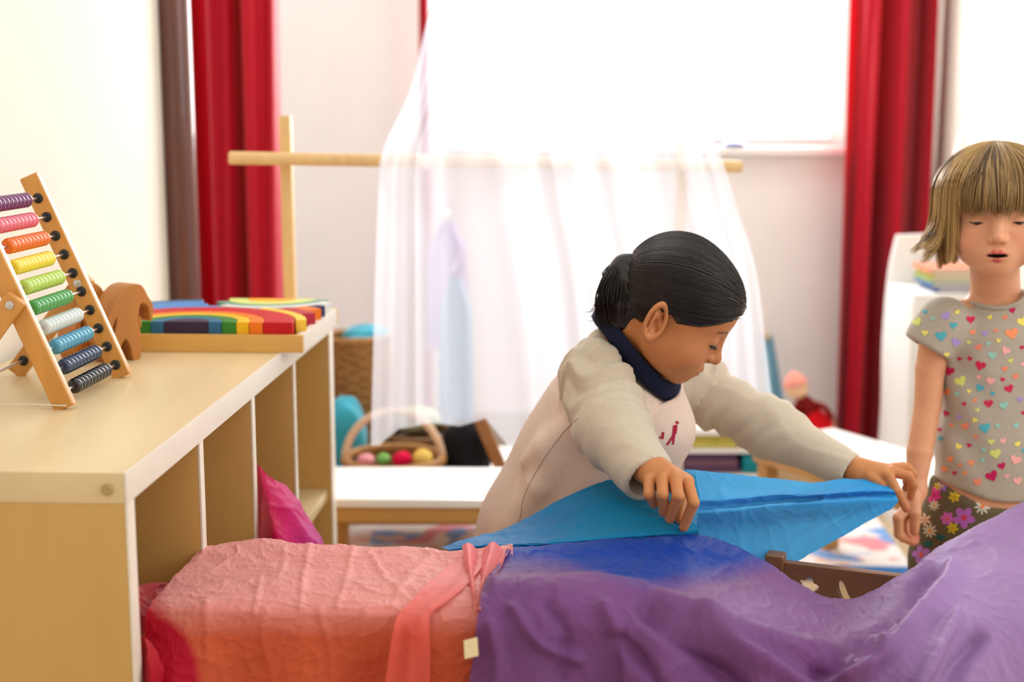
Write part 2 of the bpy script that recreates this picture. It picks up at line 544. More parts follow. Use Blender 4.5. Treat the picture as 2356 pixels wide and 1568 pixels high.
g_ = .0012
block(ring(xA, 0, 0, .036 - g_, 0, math.pi), 'purple', 'dark purple half-round block in the middle of the front arches')
block(ring(xA, 0, .036, .057 - g_, 0, math.pi), 'blue', 'innermost blue arch block around the dark purple half-round')
block(ring(xA, 0, .057, .080 - g_, 0, math.pi), 'green', 'green arch block between the blue and the yellow arch')
block(ring(xA, 0, .080, .100 - g_, 0, math.pi), 'yellow', 'yellow arch block around the green arch at the tray front')
block(ring(xA, 0, .100, .122 - g_, 0, math.pi), 'orange', 'orange arch block around the yellow arch at the tray front')
specs = [(.122, .170, 'red', 'thick red curved block at the front right of the tray'), (.170, .187, 'gold', 'thin yellow curved block behind the thick red one'),
         (.187, .214, 'crimson', 'dark crimson curved block right of the tray middle'), (.214, .244, 'orange', 'orange curved block near the back right of the tray'),
         (.244, .268, 'navy', 'navy blue curved block in the back right tray corner')]
for r0, r1, c, lab in specs:
    th_ = np.linspace(0, math.pi, 721)
    pr = np.stack([xA - r1 * np.cos(th_), r1 * np.sin(th_)], 1); pr0 = np.stack([xA - r0 * np.cos(th_), r0 * np.sin(th_)], 1)
    ok = (pr[:, 0] > .002) & (pr[:, 0] < TLW) & (pr[:, 1] < .284) & (np.hypot(pr[:, 0] - B0[0], pr[:, 1] - B0[1]) > RB + .002) & (np.hypot(pr0[:, 0] - B0[0], pr0[:, 1] - B0[1]) > RB + .002) & (pr0[:, 0] > .002)
    idx = np.where(ok)[0]
    if len(idx) == 0: continue
    runs = np.split(idx, np.where(np.diff(idx) > 1)[0] + 1)
    for k, rn in enumerate(runs):
        if len(rn) < 12: continue
        rn = rn[::max(1, len(rn) // 24)]
        left = pr[rn].mean(0)[0] > xA
        pol = np.vstack([pr[rn] + (pr0[rn] - pr[rn]) * .04, pr0[rn][::-1]])
        if left and r0 > .13: block(pol, 'sky' if r0 < .24 else 'blue', {.170: 'long sky blue curved block at the left of the tray', .187: 'sky blue curved block second from the tray left', .214: 'light blue curved block toward the back left of the tray', .244: 'deep blue block in the back left tray corner'}[r0])
        else: block(pol, c, lab)
block(ring(B0[0], B0[1], 0, .045 - g_, 0, math.pi, -1), 'amber', 'amber half-round block at the back edge of the tray')
block(ring(B0[0], B0[1], .045, .078 - g_, 0, math.pi, -1), 'lime', 'pale yellow-green arch block around the amber half-round')
block(ring(B0[0], B0[1], .078, .100 - g_, .45, math.pi - .1, -1), 'sea', 'grey-green arch block around the pale yellow-green one')
block(ring(B0[0], B0[1], .100, .117 - g_, .9, math.pi - .35, -1), 'white', 'whitish arch block behind the orange arch')

# ================================================================== abacus
ab_wood = mat('abacus_wood', (214, 150, 70), .35, .5, noise=.14, nscale=14, stretch=(4, 4, .5), bump=.04, bscale=200, coat=.2)
steel = mat('steel_rod', (205, 205, 210), .25, .5, metal=1.0)
black_p = mat('black_plastic', (14, 13, 13), .3, .5)
rope_m = mat('cord_white', (232, 224, 206), .8)
nf = PZ(152, 940, HS); ff = PZ(283, 868, HS)                # feet of the front legs (near, far)
ftop = P(88, 440, ff[1] + .012)
lean = nrm((ftop - ff) - Y3 * (ftop - ff)[1] * .6)
LEG = .305
yv = nrm(np.array([(ff - nf)[0], (ff - nf)[1], 0])); tv = nrm(np.cross(lean, yv))   # rods run along yv
abx = thing('abacus', 'wooden abacus with ten rows of coloured beads standing on the shelf unit', 'abacus', (nf + ff) / 2 + np.array([-.06, 0, 0]))


def legbar(p0, d, L, wv, tv_, wd, tk):
    return box(p0, d, wv, tv_, (0, L), (-wd / 2, wd / 2), (-tk / 2, tk / 2), .004, 3)


for p0 in (nf, ff):
    mk('leg', legbar(p0 + Z3 * .001, lean, LEG, tv, yv, .027, .0125), ab_wood, abx)
cols10 = [(24, 24, 26), (28, 52, 84), (70, 152, 182), (206, 214, 210), (72, 158, 78), (182, 212, 92), (240, 218, 66), (232, 112, 30), (226, 108, 124), (112, 48, 100)]
cn10 = ['black', 'navy', 'teal', 'white', 'green', 'lime', 'yellow', 'orange', 'pink', 'purple']
beadV = lathe(ORI, Y3, [(.0022, -.0058), (.0058, -.0058), (.0082, -.0048), (.0098, -.0026), (.0104, 0), (.0098, .0026), (.0082, .0048), (.0058, .0058), (.0022, .0058)], 20)
gap = np.linalg.norm(ff - nf)
f0 = P(266, 840, ff[1]); s0 = (f0 - ff) @ lean
f9 = P(91, 458, ff[1] + .01); s9 = (f9 - ff) @ lean
starts = [27, 30, 29, 32, 35, 33, 35, 28, 33, 27]            # clear rod in px between bead row and far leg
for i in range(10):
    s = s0 + (s9 - s0) * i / 9
    a = ff + lean * s + Z3 * .001; b = nf + lean * s + Z3 * .001
    mk('rod', rod(b + yv * .006, a - yv * .006, .0021, 10, .0005), steel, abx)
    for p, d in ((a - yv * .00625, -yv), (b + yv * .00625, yv)):
        mk('rod_cap', lathe(p, d, [(.0001, -.0122), (.0072, -.0122), (.0072, .001), (.005, .003), (.0025, .0035), (.0001, .0035)], 16), black_p, abx)
    me = None
    bm_ = mat('bead_' + cn10[i], cols10[i], .22, .5, coat=.5)
    off = starts[i] * .0016
    for k in range(10):
        c = a - yv * (off + .0122 * k + .006)
        if (c - b) @ yv < .012: break
        if me is None:
            Mx = np.array([nrm(np.cross(yv, Z3)), yv, nrm(np.cross(nrm(np.cross(yv, Z3)), yv))])
            ob = mk('bead', (beadV[0] @ Mx + c, beadV[1]), bm_, abx); me = ob; c0 = c
        else:
            o2 = me.copy(); COL.objects.link(o2); o2.parent = abx; o2.location = Vector((c - c0).tolist())
# rear supports
sf = PZ(38, 868, HS); sf = sf + Z3 * .004
piv = P(181, 651, ff[1])
for k, base in enumerate((ff, nf)):
    pv = base + lean * ((piv - ff) @ lean) + (yv if k == 0 else -yv) * .0125
    ft = pv + (sf - (ff + lean * ((piv - ff) @ lean))); ft[1] = pv[1]; ft[2] = HS + .013
    d = nrm(pv - ft); wv = nrm(np.cross(d, yv))
    mk('support_leg', box(ft, d, wv, yv, (-.012, np.linalg.norm(pv - ft) + .012), (-.013, .013), (-.006, .006), .004, 3), ab_wood, abx)
    mk('pivot_bolt', lathe(pv - yv * .0065, -yv, [(.0001, -.001), (.0055, -.001), (.0055, .0012), (.004, .002), (.0001, .002)], 16) if k else lathe(base + lean * ((piv - ff) @ lean) - yv * .0062, -yv, [(.0001, -.001), (.0055, -.001), (.0055, .0012), (.004, .002), (.0001, .002)], 16), steel, abx)
    if k == 0: fA = ft
    else: fB = ft
mk('rear_rod', rod(fB + d * .012, fA + d * .012, .0021, 10, .0005), steel, abx)
mk('rod_cap', lathe(fA + d * .012 - yv * .0061, -yv, [(.0001, -.005), (.0072, -.005), (.0072, .001), (.005, .003), (.0001, .0035)], 16), black_p, abx)
ca = P(148, 932, nf[1] - .007)
cp = crspline([ca + [0, .004, 0], ca - [.002, .001, 0], ca + [-.05, .002, .001], np.array([fB[0] + .02, ca[1] + .004, HS + .006])], 24)
mk('cord', tube(cp, .0009, 6), rope_m, abx, label='thin white cord')
cp = crspline([PZ(262, 862, HS) + Z3 * .008, PZ(150, 845, HS + .012), fA + [.01, -.005, .012]], 16)
mk('cord', tube(cp, .0009, 6), rope_m, abx)

# ================================================================== nested wooden animal puzzle behind the abacus
toyw = mat('toy_wood', (190, 124, 58), .45, .4, noise=.22, nscale=16, stretch=(1, 1, .3), bump=.05, bscale=150)
an = thing('wooden_animal_puzzle', 'carved wooden nesting animal puzzle standing behind the abacus', 'toy', PZ(265, 825, HS))
ax_ = nrm(np.array([.62, .78, 0])); aw = nrm(np.cross(Z3, ax_)) * -1     # plate direction and thickness direction
a0 = PZ(283, 826, HS)
sc_ = .00056


def sil(pts, n=4):
    return [tuple(p) for p in smooth_loop(np.array(pts, float), n)]


outer = sil([(-62, 0), (-40, 3), (-30, 40), (-14, 60), (0, 34), (6, 2), (30, 2), (36, 60), (30, 110), (40, 150), (62, 138), (66, 104), (74, 104), (80, 140), (64, 168), (44, 200), (8, 204), (-20, 190), (-46, 160), (-66, 120), (-78, 60)])
inner = sil([(-26, 2), (-14, 4), (-6, 30), (2, 4), (18, 3), (22, 60), (14, 104), (0, 128), (-16, 120), (-30, 88), (-36, 40)])
hole = sil([(-6, 88), (2, 74), (6, 90), (0, 106)])
for nm, pts, hs, off, thk in (('outer_animal', outer, (sil([(34, 120), (30, 100), (36, 84), (40, 104)]), sil([(-40, 120), (-52, 96), (-54, 70), (-44, 96)])), 0, .042), ('inner_animal', inner, (hole,), -.01, .040)):
    V, F = plate([(x * sc_, y * sc_) for x, y in pts], a0 + aw * off + (ax_ * .0 if nm == 'outer_animal' else -ax_ * .038 - aw * .052), ax_, Z3, aw, thk, [[(x * sc_, y * sc_) for x, y in h] for h in hs], .002)
    mk(nm, (V, F), toyw, an, angle=35)
head = sil([(-24, 0), (-6, 2), (4, 36), (12, 70), (30, 86), (26, 112), (4, 128), (-16, 116), (-24, 70)])
V, F = plate([(x * sc_ * 1.25, y * sc_ * 1.6) for x, y in head], PZ(205, 820, HS), ax_, Z3, aw, .04, (), .002)
mk('calf_animal', (V, F), toyw, an, angle=35)

# ================================================================== play stand and sheer canopy
stand_m = mat('stand_wood', (224, 186, 126), .5, .4, noise=.1, nscale=14, stretch=(4, 4, .4))
psd = thing('play_stand', 'wooden play stand with two uprights and a long round crossbar', 'play stand', (.0, 2.8, 0))
dl, dr = P(526, 363, 2.64), P(1706, 383, 2.92)
mk('crossbar', rod(dl, dr, .0125, 16, .003), stand_m, psd)
for px_, yt, Yp in ((657, 266, 2.672), (1570, 285, 2.89)):
    tp = P(px_, yt, Yp + .034)
    mk('upright', box(np.array([tp[0], tp[1], 0]), X3, Y3, Z3, (-.011, .011), (-.013, .013), (0, tp[2]), .003), stand_m, psd)
    mk('foot', box(np.array([tp[0], tp[1], 0]), X3, Y3, Z3, (-.02, .02), (-.06, .12), (0.001, .03), .004), stand_m, psd)
sheer_m = mat('sheer_white', (238, 244, 255), .8, .1, transl=.6, bump=.1, bscale=1500, alpha=.55)
# rows: (y, xleft, xright)
rows = [(-560, 1190, 1270), (-300, 1100, 1340), (0, 992, 1475), (200, 940, 1580), (350, 874, 1658), (480, 864, 1700), (620, 860, 1742), (800, 856, 1764), (930, 853, 1774), (1010, 851, 1782)]
rows = np.array(rows, float)
ns, nt_ = 70, 300
rr = crspline(rows, ns); s = np.linspace(0, 1, nt_)
G = np.zeros((ns, nt_, 3))
for i in range(ns):
    y, xl, xr = rr[i]
    k = np.clip((y + 560) / 900, .12, 1)
    ph = s * 2 * math.pi * 6.5 + 2.2 * np.sin(s * 6 + y * .0012) + 1.3 * np.sin(s * 13 - y * .0008)
    dY = .028 * k * np.sin(ph) + .02 * k * np.sin(ph * .37 + 1) + .006 * k * np.sin(ph * 2.7)
    hem = 0.0
    if y > 800:
        hem = (y - 800) / 210 * (np.interp(s, [0, .03, .07, .16, .22, .28, .34, .42, .6, .78, .84, 1], [14, 14, -24, -38, -30, -48, 20, 30, 20, -30, -62, -70]))
    for j in range(nt_):
        x = xl + (xr - xl) * (s[j] + .006 * math.cos(ph[j]))
        yy = y + (hem[j] if np.ndim(hem) else 0)
        Yc = 2.60 + .20 * s[j]
        G[i, j] = P(x, yy, Yc + dY[j])
G[..., 1] -= .0
mk('canopy', (G.reshape(-1, 3), gridfaces(ns, nt_)), sheer_m, angle=180, label='sheer white gauze canopy draped in front of the window over the crossbar', cat='canopy')
top = G[0].mean(0)
mk('canopy_hook', join(tube([top + Z3 * .0, top + Z3 * .12, [top[0], top[1], 2.383]], .004, 8), lathe(top - Z3 * .01, Z3, [(.001, 0), (.035, .003), (.03, .02), (.005, .03)], 16)), white_p, label='white hanging hook that carries the gauze canopy', cat='hook')

# ================================================================== low benches
bt = mat('bench_white', (242, 241, 238), .35, .45, noise=.02)
bwood = mat('bench_wood', (206, 158, 92), .45, .4, noise=.15, nscale=10, stretch=(.3, 2, 2))


def bench(p0, d, L, depth, ht, label, z0=0.0):
    d = nrm(d); e = np.cross(Z3, d)
    t = thing('low_bench', label, 'bench', p0 + d * L / 2 + e * depth / 2)
    bx = lambda a, b, c, bev=.003: box(p0 * np.array([1, 1, 0]), d, e, Z3, a, b, c, bev)
    mk('bench_top', bx((0, L), (0, depth), (ht - .018, ht), .005), bt, t)
    mk('apron', bx((.01, L - .01), (.008, depth - .008), (ht - .05, ht - .018)), bwood, t)
    for a in (.02, L - .055):
        for b in (.015, depth - .05):
            mk('leg', bx((a, a + .035), (b, b + .035), (z0 if b < .1 else max(z0, .0135 * (p0[1] + depth > 3.1)), ht - .05)), bwood, t)
    return t


q0 = PZ(700, 1147, .30); q1 = PZ(1330, 1150, .30)
bench(q0, q1 - q0, .50, .26, .30, 'white topped low bench behind the shelf unit')
bench(np.array([-.44, 2.965, 0]), X3, .62, .55, .205, 'lower white bench carrying baskets behind the first bench', .0)
q0 = PZ(1720, 1010, .30); q1 = PZ(2200, 1165, .30)
bench(q0 + .0, q1 - q0, np.linalg.norm(q1 - q0), .26, .30, 'white topped low bench below the right curtain', .0135)

# ================================================================== things behind the gauze
wick = mat('wicker', (172, 124, 70), .7, .3, noise=.3, nscale=60, bump=.3, bscale=300)
wick2 = mat('wicker_brown', (120, 84, 48), .7, .3, noise=.3, nscale=60, bump=.3, bscale=300)
teal = mat('teal_cloth', (58, 160, 182), .85, .2, noise=.15, nscale=14, bump=.4, bscale=40, sheen=.3)


def woven(c, prof, m, name, label, n=40, hoop=None):
    """basket: stacked woven hoops that go in and out around stakes. prof: list of (radius, height)"""
    t = thing(name, label, 'basket', c)
    prof = np.array(prof); nr = max(4, int((prof[-1, 1] - prof[0, 1]) / .011)); zs = np.linspace(prof[0, 1], prof[-1, 1], nr)
    rs = np.interp(zs, prof[:, 1], prof[:, 0]); parts = []
    th = np.linspace(0, 2 * math.pi, n, endpoint=False)
    for i, (z, r) in enumerate(zip(zs, rs)):
        w_ = r + .003 * np.cos(th * n / 4 + math.pi * (i % 2))
        parts.append(tube(np.stack([c[0] + w_ * np.cos(th), c[1] + w_ * np.sin(th), np.full(n, c[2] + z)], 1), .0066, 6, closed=True))
    mk('woven_body', join(*parts), m, t, angle=180)
    for k in range(10):
        a = k / 10 * 2 * math.pi
        mk('stake', tube([[c[0] + r * .985 * math.cos(a), c[1] + r * .985 * math.sin(a), c[2] + z] for r, z in zip(rs, zs)], .004, 6), m, t)
    mk('basket_base', lathe(c, Z3, [(.001, .001), (rs[0], .001), (rs[0], .01), (.001, .012)], 24), m, t)
    z, r = zs[-1], rs[-1]
    mk('rim', tube(np.stack([c[0] + r * np.cos(th), c[1] + r * np.sin(th), np.full(n, c[2] + z + .008)], 1), .010, 8, closed=True), m, t)
    if hoop:
        a = np.linspace(0, math.pi, 24)
        mk('handle', tube(np.stack([c[0] + r * np.cos(a), np.full(24, c[1]), c[2] + z + hoop * np.sin(a)], 1), .009, 8), mat('pale_cane', (222, 190, 160), .6, .3, noise=.15, nscale=50), t)
    return t


def blob(c, rad, seed, amp=.18, n=26, flat=0):
    th = np.linspace(0, math.pi, n); ph = np.linspace(0, 2 * math.pi, 2 * n, endpoint=False)
    T, Ph = np.meshgrid(th, ph, indexing='ij')
    d = np.stack([np.sin(T) * np.cos(Ph), np.sin(T) * np.sin(Ph), np.cos(T)], 2)
    r = 1 + amp * snoise(d, .55, seed, 2)
    V = (d * r[..., None] * np.array(rad) + np.array(c)).reshape(-1, 3)
    if flat is not None: V[:, 2] = np.maximum(V[:, 2], flat)
    F = []
    m = 2 * n
    for i in range(n - 1):
        for j in range(m):
            k = (j + 1) % m; F.append([i * m + j, i * m + k, (i + 1) * m + k, (i + 1) * m + j])
    return V, F


def on(px, py, Y): return P(px, py, Y)


c = on(822, 1000, 3.40); c[2] = .2055
woven(c, [(.072, .012), (.082, .12), (.088, .22), (.082, on(822, 782, 3.40)[2] - .2055)], wick, 'tall_basket', 'tall wicker basket at the back of the lower bench')
q = on(842, 762, 3.40)
mk('teal_scarf', blob(q - Z3 * .015, (.062, .06, .032), 3, .25, flat=None), teal, label='teal scarf spilling out of the tall wicker basket', cat='scarf')
q = on(775, 1000, 3.20)
mk('small_cushion', blob(np.array([q[0] + .012, q[1], .305]), (.060, .06, .10), 5, .12, flat=.2055), teal, label='crumpled teal cushion on the lower bench by the handled basket', cat='cushion')
c = on(906, 1056, 3.06); zr = c[2]; c[2] = .2055
woven(c, [(.095, .010), (.104, .040), (.110, .072)], wick, 'handled_basket', 'round basket with a pale hooped handle on the lower bench', hoop=on(906, 945, 3.06)[2] - .2055 - .072)
for px_, py_, rad, colr, lab, sd in ((925, 1062, (.022, .024, .018), (214, 20, 70), 'crimson felt ball at the basket rim', 1), (972, 1058, (.022, .02, .02), (240, 206, 110), 'pale yellow felt ball beside the crimson one', 2),
                                     (882, 1062, (.016, .02, .014), (120, 176, 96), 'small green felt ball in the handled basket', 3), (842, 1064, (.02, .022, .014), (226, 150, 160), 'dusty pink felt ball in the handled basket', 4)):
    p_ = on(px_, py_ - 6, 3.02)
    mk('felt_ball', blob(p_, rad, sd, .08, 14, None), mat('felt_%d' % sd, colr, .95, .1, noise=.15, nscale=80), label=lab, cat='ball', group='felt balls in the handled basket')
c = on(968, 1010, 3.27); zr = on(950, 985, 3.30)[2] - .21; c[2] = .2055
woven(c, [(.07, .012), (.085, zr - .01)], wick2, 'brown_basket', 'dark brown woven basket at the back under the gauze hem')
p_ = on(960, 975, 3.30)
mk('folded_cloth', blob(p_ + Z3 * .012, (.055, .05, .03), 8, .15, 18, None), mat('sage_cloth', (196, 204, 170), .9, .1, noise=.1), label='sage green cloth lying on the brown woven basket', cat='cloth')
q = on(1072, 1030, 3.12)
mk('black_bag', blob(np.array([q[0], q[1], .282]), (.060, .05, .082), 11, .10, 26, .2055), mat('black_fabric', (18, 18, 22), .8, .2, noise=.2, nscale=30, bump=.3, bscale=80), label='soft black bag sitting on the lower bench', cat='bag')
a = on(1100, 955, 3.06); b = on(1152, 1075, 3.06); dd = nrm(b - a); b = a + dd * (a[2] - .2055 - .004) / -dd[2]
wv = nrm(np.cross(dd, Y3))
mk('wooden_board', box(a, dd, wv, nrm(np.cross(dd, wv)), (0, np.linalg.norm(b - a) - .012), (-.014, .014), (-.01, .01), .004), mat('brown_board', (150, 98, 52), .5, .4, noise=.2, nscale=12), label='slanting brown wooden board beside the black bag', cat='board')

# costumes hanging under the window
for px0, px1, y0, y1, Y, colr, nm, lab in ((985, 1072, 512, 800, 4.02, (176, 150, 206), 'costume', 'lavender costume hanging behind the gauze canopy'),
                                           (1010, 1085, 640, 985, 3.72, (120, 168, 200), 'costume', 'pale blue costume hanging in front of the lavender one')):
    A_, B_ = on(px0, y0, Y), on(px1, y1, Y); n_, m_ = 30, 40
    zz = np.linspace(A_[2], B_[2], n_); G = np.zeros((n_, m_, 3)); th = np.linspace(0, 2 * math.pi, m_)
    for i, z in enumerate(zz):
        t = i / (n_ - 1); wdt = (B_[0] - A_[0]) / 2 * (.35 + .65 * min(1, t * 5)) * (1 + .12 * t); cx_ = (A_[0] + B_[0]) / 2
        G[i, :, 0] = cx_ + wdt * np.cos(th) * (1 + .05 * np.sin(9 * th + 2 * t)); G[i, :, 1] = Y + .035 * np.sin(th) * (1 + .3 * np.sin(7 * th)); G[i, :, 2] = z
    t_ = thing(nm, lab, 'costume', G[0].mean(0), group='costumes behind the canopy')
    mk('cloth_body', (G.reshape(-1, 3), gridfaces(n_, m_)), mat('costume_%s' % lab[:4], colr, .85, .2, sheen=.3, noise=.1), t_, angle=180)
    h0 = G[0].mean(0)
    mk('hanger', tube(crspline([h0 - Z3 * .01, h0 + Z3 * .03, [h0[0] + .01, (h0[1] + 4.2) / 2, h0[2] + .045], [h0[0], 4.257, h0[2] + .04]], 14), .003, 6), steel, t_)

# shelf with folded cloths to the right of the stand
c0_, c1_ = on(1556, 985, 3.55), on(1772, 985, 3.55); xl, xr = c0_[0], c1_[0]; zt = c0_[2]
cb = thing('low_bookcase', 'low white bookcase with folded cloths behind the dark haired child', 'bookcase', ((xl + xr) / 2, 3.66, 0))
yb = lambda a, b, c, bev=.003: box(ORI, X3, Y3, Z3, a, b, c, bev)
mk('top_board', yb((xl, xr), (3.55, 3.80), (zt - .018, zt)), white_p, cb)
for xx in (xl, xr - .018): mk('side_panel', yb((xx, xx + .018), (3.55, 3.80), (.013, zt - .018)), white_p, cb)
mk('back_panel', yb((xl + .018, xr - .018), (3.79, 3.80), (.013, zt - .018)), white_p, cb)
zs_ = on(1650, 1032, 3.56)[2]; zs2 = on(1650, 1090, 3.56)[2]
for z_ in (zs_, zs2): mk('inner_shelf', yb((xl + .018, xr - .018), (3.56, 3.79), (z_ - .012, z_)), white_p, cb)
k = 0
for z_, items in ((zs_, ((204, 194, 96), (188, 176, 80))), (zs2, ((96, 70, 96), (120, 88, 104), (84, 62, 84)))):
    hh = .019
    for j, colr in enumerate(items):
        nm = ['pale olive', 'olive', 'plum', 'mauve', 'dark plum'][k]
        mk('folded_cloth', box(ORI, X3, Y3, Z3, (xl + .024, xr - .075 - .004 * j), (3.562, 3.76), (z_ + .001 + j * hh, z_ + (j + 1) * hh), .007, 3), mat('fold_%d' % k, colr, .9, .1, noise=.15), label='%s folded cloth in the low white bookcase' % nm, cat='cloth', group='folded cloths in the bookcase'); k += 1
mk('folded_cloth', box(ORI, X3, Y3, Z3, (xr - .066, xr - .022), (3.562, 3.72), (zs2 + .001, zs2 + .05), .008, 3), mat('fold_teal', (34, 138, 148), .9, .1, noise=.15), label='teal folded cloth at the right end of the low white bookcase', cat='cloth', group='folded cloths in the bookcase')
# pale blue cloth hanging over the bookcase side
q = on(1776, 800, 3.47); G = np.zeros((40, 24, 3))
for i, t in enumerate(np.linspace(0, 1, 40)):
    for j, s_ in enumerate(np.linspace(0, 1, 24)):
        G[i, j] = on(1750 + 22 * t + (28 + 14 * t) * s_, 770 + 220 * t, 4.10 + .02 * math.sin(s_ * 9 + t * 2))
mk('blue_scarf', (G.reshape(-1, 3), gridfaces(40, 24)), mat('pale_blue_scarf', (150, 205, 226), .8, .2, transl=.4), angle=180, label='pale blue scarf hanging at the right edge of the gauze', cat='scarf')
pg = G[0].mean(0)
mk('wall_peg', rod(pg + [0, -.03, -.004], [pg[0], 4.20, pg[2] - .004], .007), stand_m, label='small wooden wall peg holding the pale blue scarf', cat='peg')
# doll on a box
bx0 = on(1860, 985, 3.72)
mk('toy_box', yb((bx0[0] - .11, bx0[0] + .09), (3.62, 3.82), (.013, bx0[2] - .012), .006), mat('tan_box', (196, 170, 128), .6, .3, noise=.12), label='tan toy box under the small doll', cat='box')
dz = bx0[2] - .011
dl_ = thing('doll', 'small cloth doll in a red dress on the tan toy box', 'doll', (bx0[0], 3.70, dz))
mk('dress', lathe((bx0[0] + .022, 3.70, dz), nrm([-.45, 0, 1]), [(.001, .008), (.05, .012), (.046, .03), (.026, .075), (.016, .09), (.001, .092)], 22), mat('doll_red', (206, 20, 30), .9, .1), dl_)
mk('jacket', lathe((bx0[0] - .006, 3.70, dz + .06), nrm([-.5, 0, 1]), [(.001, .0), (.03, .002), (.026, .03), (.014, .05), (.001, .052)], 22), mat('doll_brown', (120, 26, 24), .9, .1), dl_)
mk('head', blob((bx0[0] - .04, 3.70, dz + .128), (.030, .030, .032), 2, .03, 18, None), mat('doll_skin', (236, 200, 160), .8, .2), dl_)
mk('hat', lathe((bx0[0] - .043, 3.70, dz + .136), nrm([-.3, 0, 1]), [(.034, 0), (.034, .006), (.026, .02), (.012, .034), (.001, .04)], 22), mat('doll_pink', (230, 156, 140), .9, .1), dl_)
mk('arm', tube(crspline([(bx0[0] - .03, 3.68, dz + .09), (bx0[0] - .055, 3.67, dz + .07), (bx0[0] - .05, 3.66, dz + .04)], 8), .009, 8), _M['doll_brown'], dl_)
mk('arm', tube(crspline([(bx0[0] - .01, 3.69, dz + .09), (bx0[0] + .03, 3.67, dz + .08), (bx0[0] + .05, 3.66, dz + .05)], 8), .009, 8), _M['doll_brown'], dl_)

# white book stand by the right wall
Yb = 3.42
tl, bl = on(2126, 560, Yb), on(2086, 1010, Yb); xr = .96 + .0525 * 3.5
zsh = on(2180, 676, Yb)[2]; ztp = tl[2]
bs = thing('book_stand', 'white book stand with a curved side by the right wall', 'bookcase', (1.06, 3.55, 0))
prof = crspline([(bl[0] - .012, 0), (bl[0], bl[2]), (on(2090, 850, Yb)[0], on(2090, 850, Yb)[2]), (on(2097, 740, Yb)[0], on(2097, 740, Yb)[2]), (on(2108, 640, Yb)[0], on(2108, 640, Yb)[2]), (tl[0], tl[2])], 30)
low = [(x, z) for x, z in prof if z < zsh] + [(np.interp(zsh, prof[:, 1], prof[:, 0]), zsh), (xr, zsh), (xr, 0)]
V, F = plate(low, (0, Yb + .13, 0), X3, Z3, -Y3, .26, (), .004); mk('lower_body', (V, F), white_p, bs, angle=35)
hi = [(np.interp(zsh, prof[:, 1], prof[:, 0]), zsh)] + [(x, z) for x, z in prof if z > zsh] + [(xr, ztp + .005), (xr, zsh)]
V, F = plate(hi, (0, Yb + .25, 0), X3, Z3, -Y3, .02, (), .004); mk('back_board', (V, F), white_p, bs, angle=35)
bx = on(2145, 670, Yb + .01)[0]
for j, (colr, nm, dx) in enumerate((((44, 66, 150), 'dark blue', .018), ((70, 120, 170), 'mid blue', .004), ((150, 170, 96), 'olive green', 0), ((214, 200, 110), 'pale yellow', .006), ((226, 140, 110), 'salmon', -.004))):
    t = thing('book', '%s book in the pile on the white book stand' % nm, 'book', (bx + .06, Yb + .1, zsh + j * .0125), group='books on the book stand')
    z0 = zsh + j * .0122 + .0005
    yb2 = lambda a, b, c, bev=.001: box((bx + dx, Yb + .02, z0), X3, Y3, Z3, a, b, c, bev)
    cm = mat('book_%d' % j, colr, .5, .4)
    mk('cover', join(yb2((0, .13), (0, .16), (0, .0015)), yb2((0, .13), (0, .16), (.0102, .0117)), yb2((0, .0015), (0, .16), (.0015, .0102))), cm, t)
    mk('pages', yb2((.0016, .126), (.003, .157), (.0016, .0101)), mat('paper', (232, 226, 212), .8), t)
q = on(2212, 335, Yb + .25)
cone_b = ztp + .005
mk('paper_cone', lathe((q[0], q[1], cone_b), Z3, [(.001, 0), (.06, .001), (.055, .02), (.004, on(2218, 290, Yb + .25)[2] - cone_b), (.001, on(2218, 288, Yb + .25)[2] - cone_b)], 24), white_p, label='pale paper cone on top of the white book stand', cat='ornament')

# ================================================================== supports hidden under the silks
crate_m = mat('crate_wood', (198, 156, 96), .5, .4, noise=.15, nscale=10, stretch=(.4, 2, 2))


def stool(x0, x1, y0, y1, ht, label):
    t = thing('wooden_stool', label, 'stool', ((x0 + x1) / 2, (y0 + y1) / 2, 0))
    mk('seat', yb((x0, x1), (y0, y1), (ht - .02, ht), .004), crate_m, t)
    for xx in (x0 + .012, x1 - .042):
        for yy in (y0 + .012, y1 - .042):
            mk('leg', yb((xx, xx + .03), (yy, yy + .03), (0, ht - .02)), crate_m, t)
    mk('apron', yb((x0 + .02, x1 - .02), (y0 + .02, y0 + .035), (ht - .07, ht - .02)), crate_m, t)
    return t


ZB = .505
stool(-.355, .03, 1.475, 1.675, ZB, 'wooden stool hidden under the salmon pink silk')
stool(.69, .95, 1.52, 1.72, .49, 'wooden stool hidden under the right side of the purple silk')

# ================================================================== silks
silk_m = mat('play_silk', (200, 200, 200), .55, .18, attr='col', noise=.12, nscale=9, stretch=(1, 1, 1), bump=.16, bscale=55, sheen=.12, transl=.28)


def ramp(t, *stops):
    """colour ramp; stops: (pos, rgb sRGB)"""
    t = np.asarray(t, float); pos = [s_[0] for s_ in stops]; c_ = np.array([lin(*s_[1]) for s_ in stops])
    return np.stack([np.interp(t, pos, c_[:, k]) for k in range(3)], -1)


def seg_dist(x, y, pl):
    best = np.full(x.shape, 1e9)
    for (x0, y0), (x1, y1) in zip(pl[:-1], pl[1:]):
        dx, dy = x1 - x0, y1 - y0; t = np.clip(((x - x0) * dx + (y - y0) * dy) / (dx * dx + dy * dy), 0, 1)
        best = np.minimum(best, np.hypot(x - x0 - t * dx, y - y0 - t * dy))
    return best


